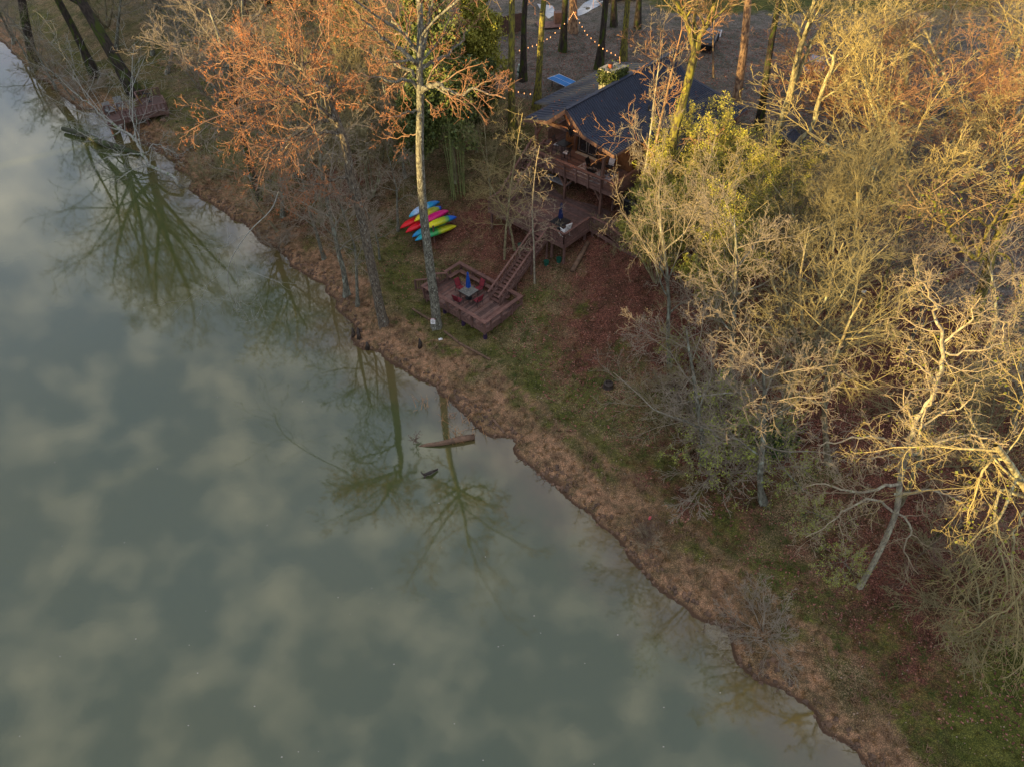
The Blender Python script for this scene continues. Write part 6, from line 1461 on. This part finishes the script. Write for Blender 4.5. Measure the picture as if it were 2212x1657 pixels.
# brush pile with pink marker
T = Tree(301); g0 = G(1395, 1150)
for k in range(46): 
    a = rng.uniform(0, 6.28); T.grow((g0.x+rng.gauss(0, .35), g0.y+rng.gauss(0, .35), g0.z+rng.uniform(.02, .35)), (math.cos(a), math.sin(a), rng.uniform(-.05, .3)), rng.uniform(.5, 1.2), .02, 3, S_limb)
tag(link('brush_pile', chains_mesh('brush', T.ch, B['dark']), Matrix.Identity(4)), 'dark pile of cut brush on the bank with a pink marker beside it', 'brush')
g0 = G(1401, 1128); m_ = Matrix.Translation(g0); t = thing('survey_stake', 'thin stake with a pink ribbon beside the brush pile', 'stake', m_)
MB().tube([(0, 0, -.1), (0, 0, .55)], .02, 5).put('stick', M['log'], t, m_); MB().bar((0, 0, .3), (.02, 0, .58), .12, .04, up=(0, 1, 0)).put('ribbon', M['pink'], t, m_)
# green planters, stump, white scraps
for k, ((u, v), lb) in enumerate((((1180, 566), 'green bucket on the slope right of the long stairs'), ((1124, 530), 'green bucket half hidden by the stair rail'), ((1207, 560), 'second green bucket right of the long stairs'))):
    g0 = G(u, v+6); tag(MB().lathe(tuple(g0), [(.17, -.05), (.2, .32), (.22, .33), (.2, .34)], 10).put('bucket', M['green'], None, Matrix.Identity(4)), lb, 'bucket', 'green buckets on the slope')
g0 = og(1885, 520); mb = MB().lathe(tuple(g0-Vector((0, 0, .1))), [(.4, 0), (.33, .2), (.3, .38), (.2, .4), (.18, .3)], 12); tag(mb.put('tree_stump', M['wetlog'], None, Matrix.Identity(4)), 'dark hollow stump on the leafy slope right of the lower deck', 'stump')
g0 = G(1242, 560); cyl('fallen_log', 'mossy squared trunk lying on the slope below the middle deck', 'log', G(1270, 528)+Vector((0, 0, .15)), G(1236, 590)+Vector((0, 0, .15)), .16, .2, 'log')
g0 = G(1480, 976)
cyl('fallen_branch', 'orange-brown broken trunk piece lying among the budding trees', 'log', G(1465, 988)+Vector((0, 0, .15)), G(1512, 962)+Vector((0, 0, .3)), .09, .14, 'woodend')
scr = ['white scrap on the bank below the sycamore', 'white bag caught in the thicket right of the house', 'white scrap beside the mossy trunk near the fence']
for (u, v), lb in zip(((952, 735), (1665, 565), (1867, 632)), scr):
    g0 = G(u, v); mb = MB()
    for k in range(3): c_ = g0+Vector((rng.uniform(-.15, .15), rng.uniform(-.12, .12), .06)); mb.box(c_, (.16, .12, .09), Matrix.Rotation(rng.uniform(0, 3), 3, 'Z'), .5)
    tag(mb.put('litter_scrap', M['white'], None, Matrix.Identity(4)), lb, 'litter', 'white scraps on the ground')
tag(MB().lathe(tuple(G(352, 262)+Vector((0, 0, -.1))), [(.35, 0), (.32, .22), (.15, .3)], 7).put('rock', M['log'], None, Matrix.Identity(4)), 'brown boulder on the bank beside the small dock', 'rock')

# ------------------------------------------------------------------ fallen leaves, grass, shore grass (countless)
rs = np.random.RandomState(12)
def scatter(name, label, n, mat, size, test, tri=False, tall=0, ybox=(8, 80), wide=(-32, 45)):
    # density follows nearness: sample image pixels rather than area so the near bank gets most
    X = rs.uniform(wide[0], wide[1], n*4); Y = rs.uniform(ybox[0], ybox[1], n*4)
    Z, D = height(X, Y); k = test(X, Y, D); X, Y, Z, D = X[k][:n], Y[k][:n], Z[k][:n], D[k][:n]
    m_ = len(X); z = np.array([Z[i] + (.12 if D[i] > .2 else .03)*nz(X[i], Y[i], .55) + bankn(X[i], Y[i], D[i]) for i in range(m_)])
    a = rs.uniform(0, 6.28, m_); s_ = size*rs.uniform(.6, 1.4, m_); c, q = np.cos(a), np.sin(a)
    if tall:
        P0 = np.stack([X-c*s_*.25, Y-q*s_*.25, z-.02], 1); P1 = np.stack([X+c*s_*.25, Y+q*s_*.25, z-.02], 1); lx = rs.normal(0, .5, (m_, 2))*tall
        P2 = np.stack([X+lx[:, 0], Y+lx[:, 1], z+tall*rs.uniform(.5, 1.2, m_)], 1)
        V = np.stack([P0, P1, P2], 1).reshape(-1, 3); Q_ = np.arange(m_*3).reshape(m_, 3)
    else:
        t1, t2 = rs.normal(0, .25, m_)*s_, rs.normal(0, .25, m_)*s_
        P0 = np.stack([X-c*s_, Y-q*s_, z+.025-t1], 1); P1 = np.stack([X+q*s_*.6, Y-c*s_*.6, z+.03+t2], 1); P2 = np.stack([X+c*s_, Y+q*s_, z+.025+t1], 1); P3 = np.stack([X-q*s_*.6, Y+c*s_*.6, z+.03-t2], 1)
        V = np.stack([P0, P1, P2, P3], 1).reshape(-1, 3); Q_ = np.arange(m_*4).reshape(m_, 4)
    me_ = fast_mesh(name, V, Q_, False); me_.materials.append(mat)
    tag(link(name, me_, Matrix.Identity(4)), label, None, None, 'stuff')
def hs(X, Y): return np.sin(X*.9+np.sin(Y*.7)*2)*np.cos(Y*.8+np.sin(X*.5)*2)
scatter('fallen_leaves', 'brown and red leaves lying over the wooded slope', 70000, M['litterleaf'], .065, lambda X, Y, D: (D > 4.5+hs(X, Y)*2) & (D < 60) & (rs.uniform(0, 1, X.shape) < np.where(X > 0, 1, .45)))
scatter('pale_fallen_leaves', 'pale dry leaves dotted over the slope and bank', 14000, simple('pale_dry_leaves', (.34, .24, .18), .85, (.22, .15, .1), 6), .04, lambda X, Y, D: (D > 1.5) & (D < 60))
scatter('grass_tufts', 'short green grass and moss tufts on the bank', 42000, M['grassblade'], .05, lambda X, Y, D: (D > 1.7) & (D < 9+hs(X, Y)*3) & (hs(X*.8+3, Y*.8) > -.25), tall=.10)
scatter('dry_bank_grass', 'dry brown grass hanging over the edge of the bank', 40000, M['strand'], .06, lambda X, Y, D: (D > .35) & (D < 2.6+hs(X*2, Y*2)*.6) & (hs(X*2.2, Y*2.2) > -.5), tall=.16)
scatter('bank_roots', 'dark roots and clods along the waterline', 5000, M['bank_root'], .09, lambda X, Y, D: (D > .02) & (D < .5) & (hs(X*3, Y*3) > .1), tall=.12)

n_ = 50; mb = MB(); r7 = random.Random(77)
while n_:
    p = PZ(r7.uniform(0, 1700), r7.uniform(200, 1650), 0)
    if float(sdist(np.array([p.x]), np.array([p.y]))[0]) > -1.0: continue
    a = r7.uniform(0, 6.28); q = r7.uniform(.02, .05); mb.quad(*[(p.x+q*math.cos(a+b_), p.y+q*math.sin(a+b_)*.6, .006) for b_ in (0, 1.5, 3.1, 4.7)]); n_ -= 1
tag(mb.put('floating_leaves', M['cream'], None, Matrix.Identity(4)), 'pale bits of leaf floating on the river', None, None, 'stuff')

# slumped clods, roots and snagged twigs along the waterline; taller dry tussocks on the bank
def shore_pts(n, dmin, dmax, seed, xr=(-48, 20), yr=(6, 76)):
    r_ = np.random.RandomState(seed); X = r_.uniform(*xr, n*60); Y = r_.uniform(*yr, n*60); Z, D = height(X, Y); k = (D > dmin) & (D < dmax)
    return [(float(x), float(y), gz(float(x), float(y))) for x, y in zip(X[k][:n], Y[k][:n])]
mb = MB(); r8 = random.Random(88)
for x, y, z in shore_pts(900, -.12, .75, 5):
    q = r8.uniform(.04, .12); mb.box((x, y, z+q*.15), (q*2.2*r8.uniform(.7, 1.5), q*2, q*1.3), (Matrix.Rotation(r8.uniform(0, 3), 3, 'Z') @ Matrix.Rotation(r8.uniform(-.5, .5), 3, 'X')), .6)
tag(mb.put('mud_clods', simple('mud_clods', (.20, .12, .075), .95, (.09, .06, .042), 2), None, Matrix.Identity(4)), 'slumped clods of clay along the edge of the river', None, None, 'stuff')
T = Tree(401); S_root = Sp(kids=(3, 3, 2), ratio=(.6, .6, .5), ang=(40, 40, 40), wan=(.3, .3, .3, .3), up=(0, 0, 0), rmin=.008)
for x, y, z in shore_pts(150, -.3, .6, 6):
    a = r8.uniform(0, 6.28); T.grow((x, y, z+.05), (math.cos(a)*.8, math.sin(a)*.8, r8.uniform(-.1, .5)), r8.uniform(.3, 1.0), r8.uniform(.012, .035), 1, S_root)
tag(link('bank_snags', chains_mesh('snags', T.ch, B['dark']), Matrix.Identity(4)), 'bare roots and snagged twigs along the edge of the river', None, None, 'stuff')
sp_ = []
for x, y, z in shore_pts(420, .3, 3.2, 9):
    sp_ += [(x, y, z)]
reeds('dry_tussocks', 'dry grass tussocks on the top of the clay bank', sp_, 9000, .26, 'strand', .09, .7, 'stuff', seed=4)
sp_ = [p for p in shore_pts(260, 2.4, 8, 13)]
reeds('green_tussocks', 'green grass tussocks behind the clay bank', sp_, 7000, .2, 'grassblade', .12, .8, 'stuff', seed=5)
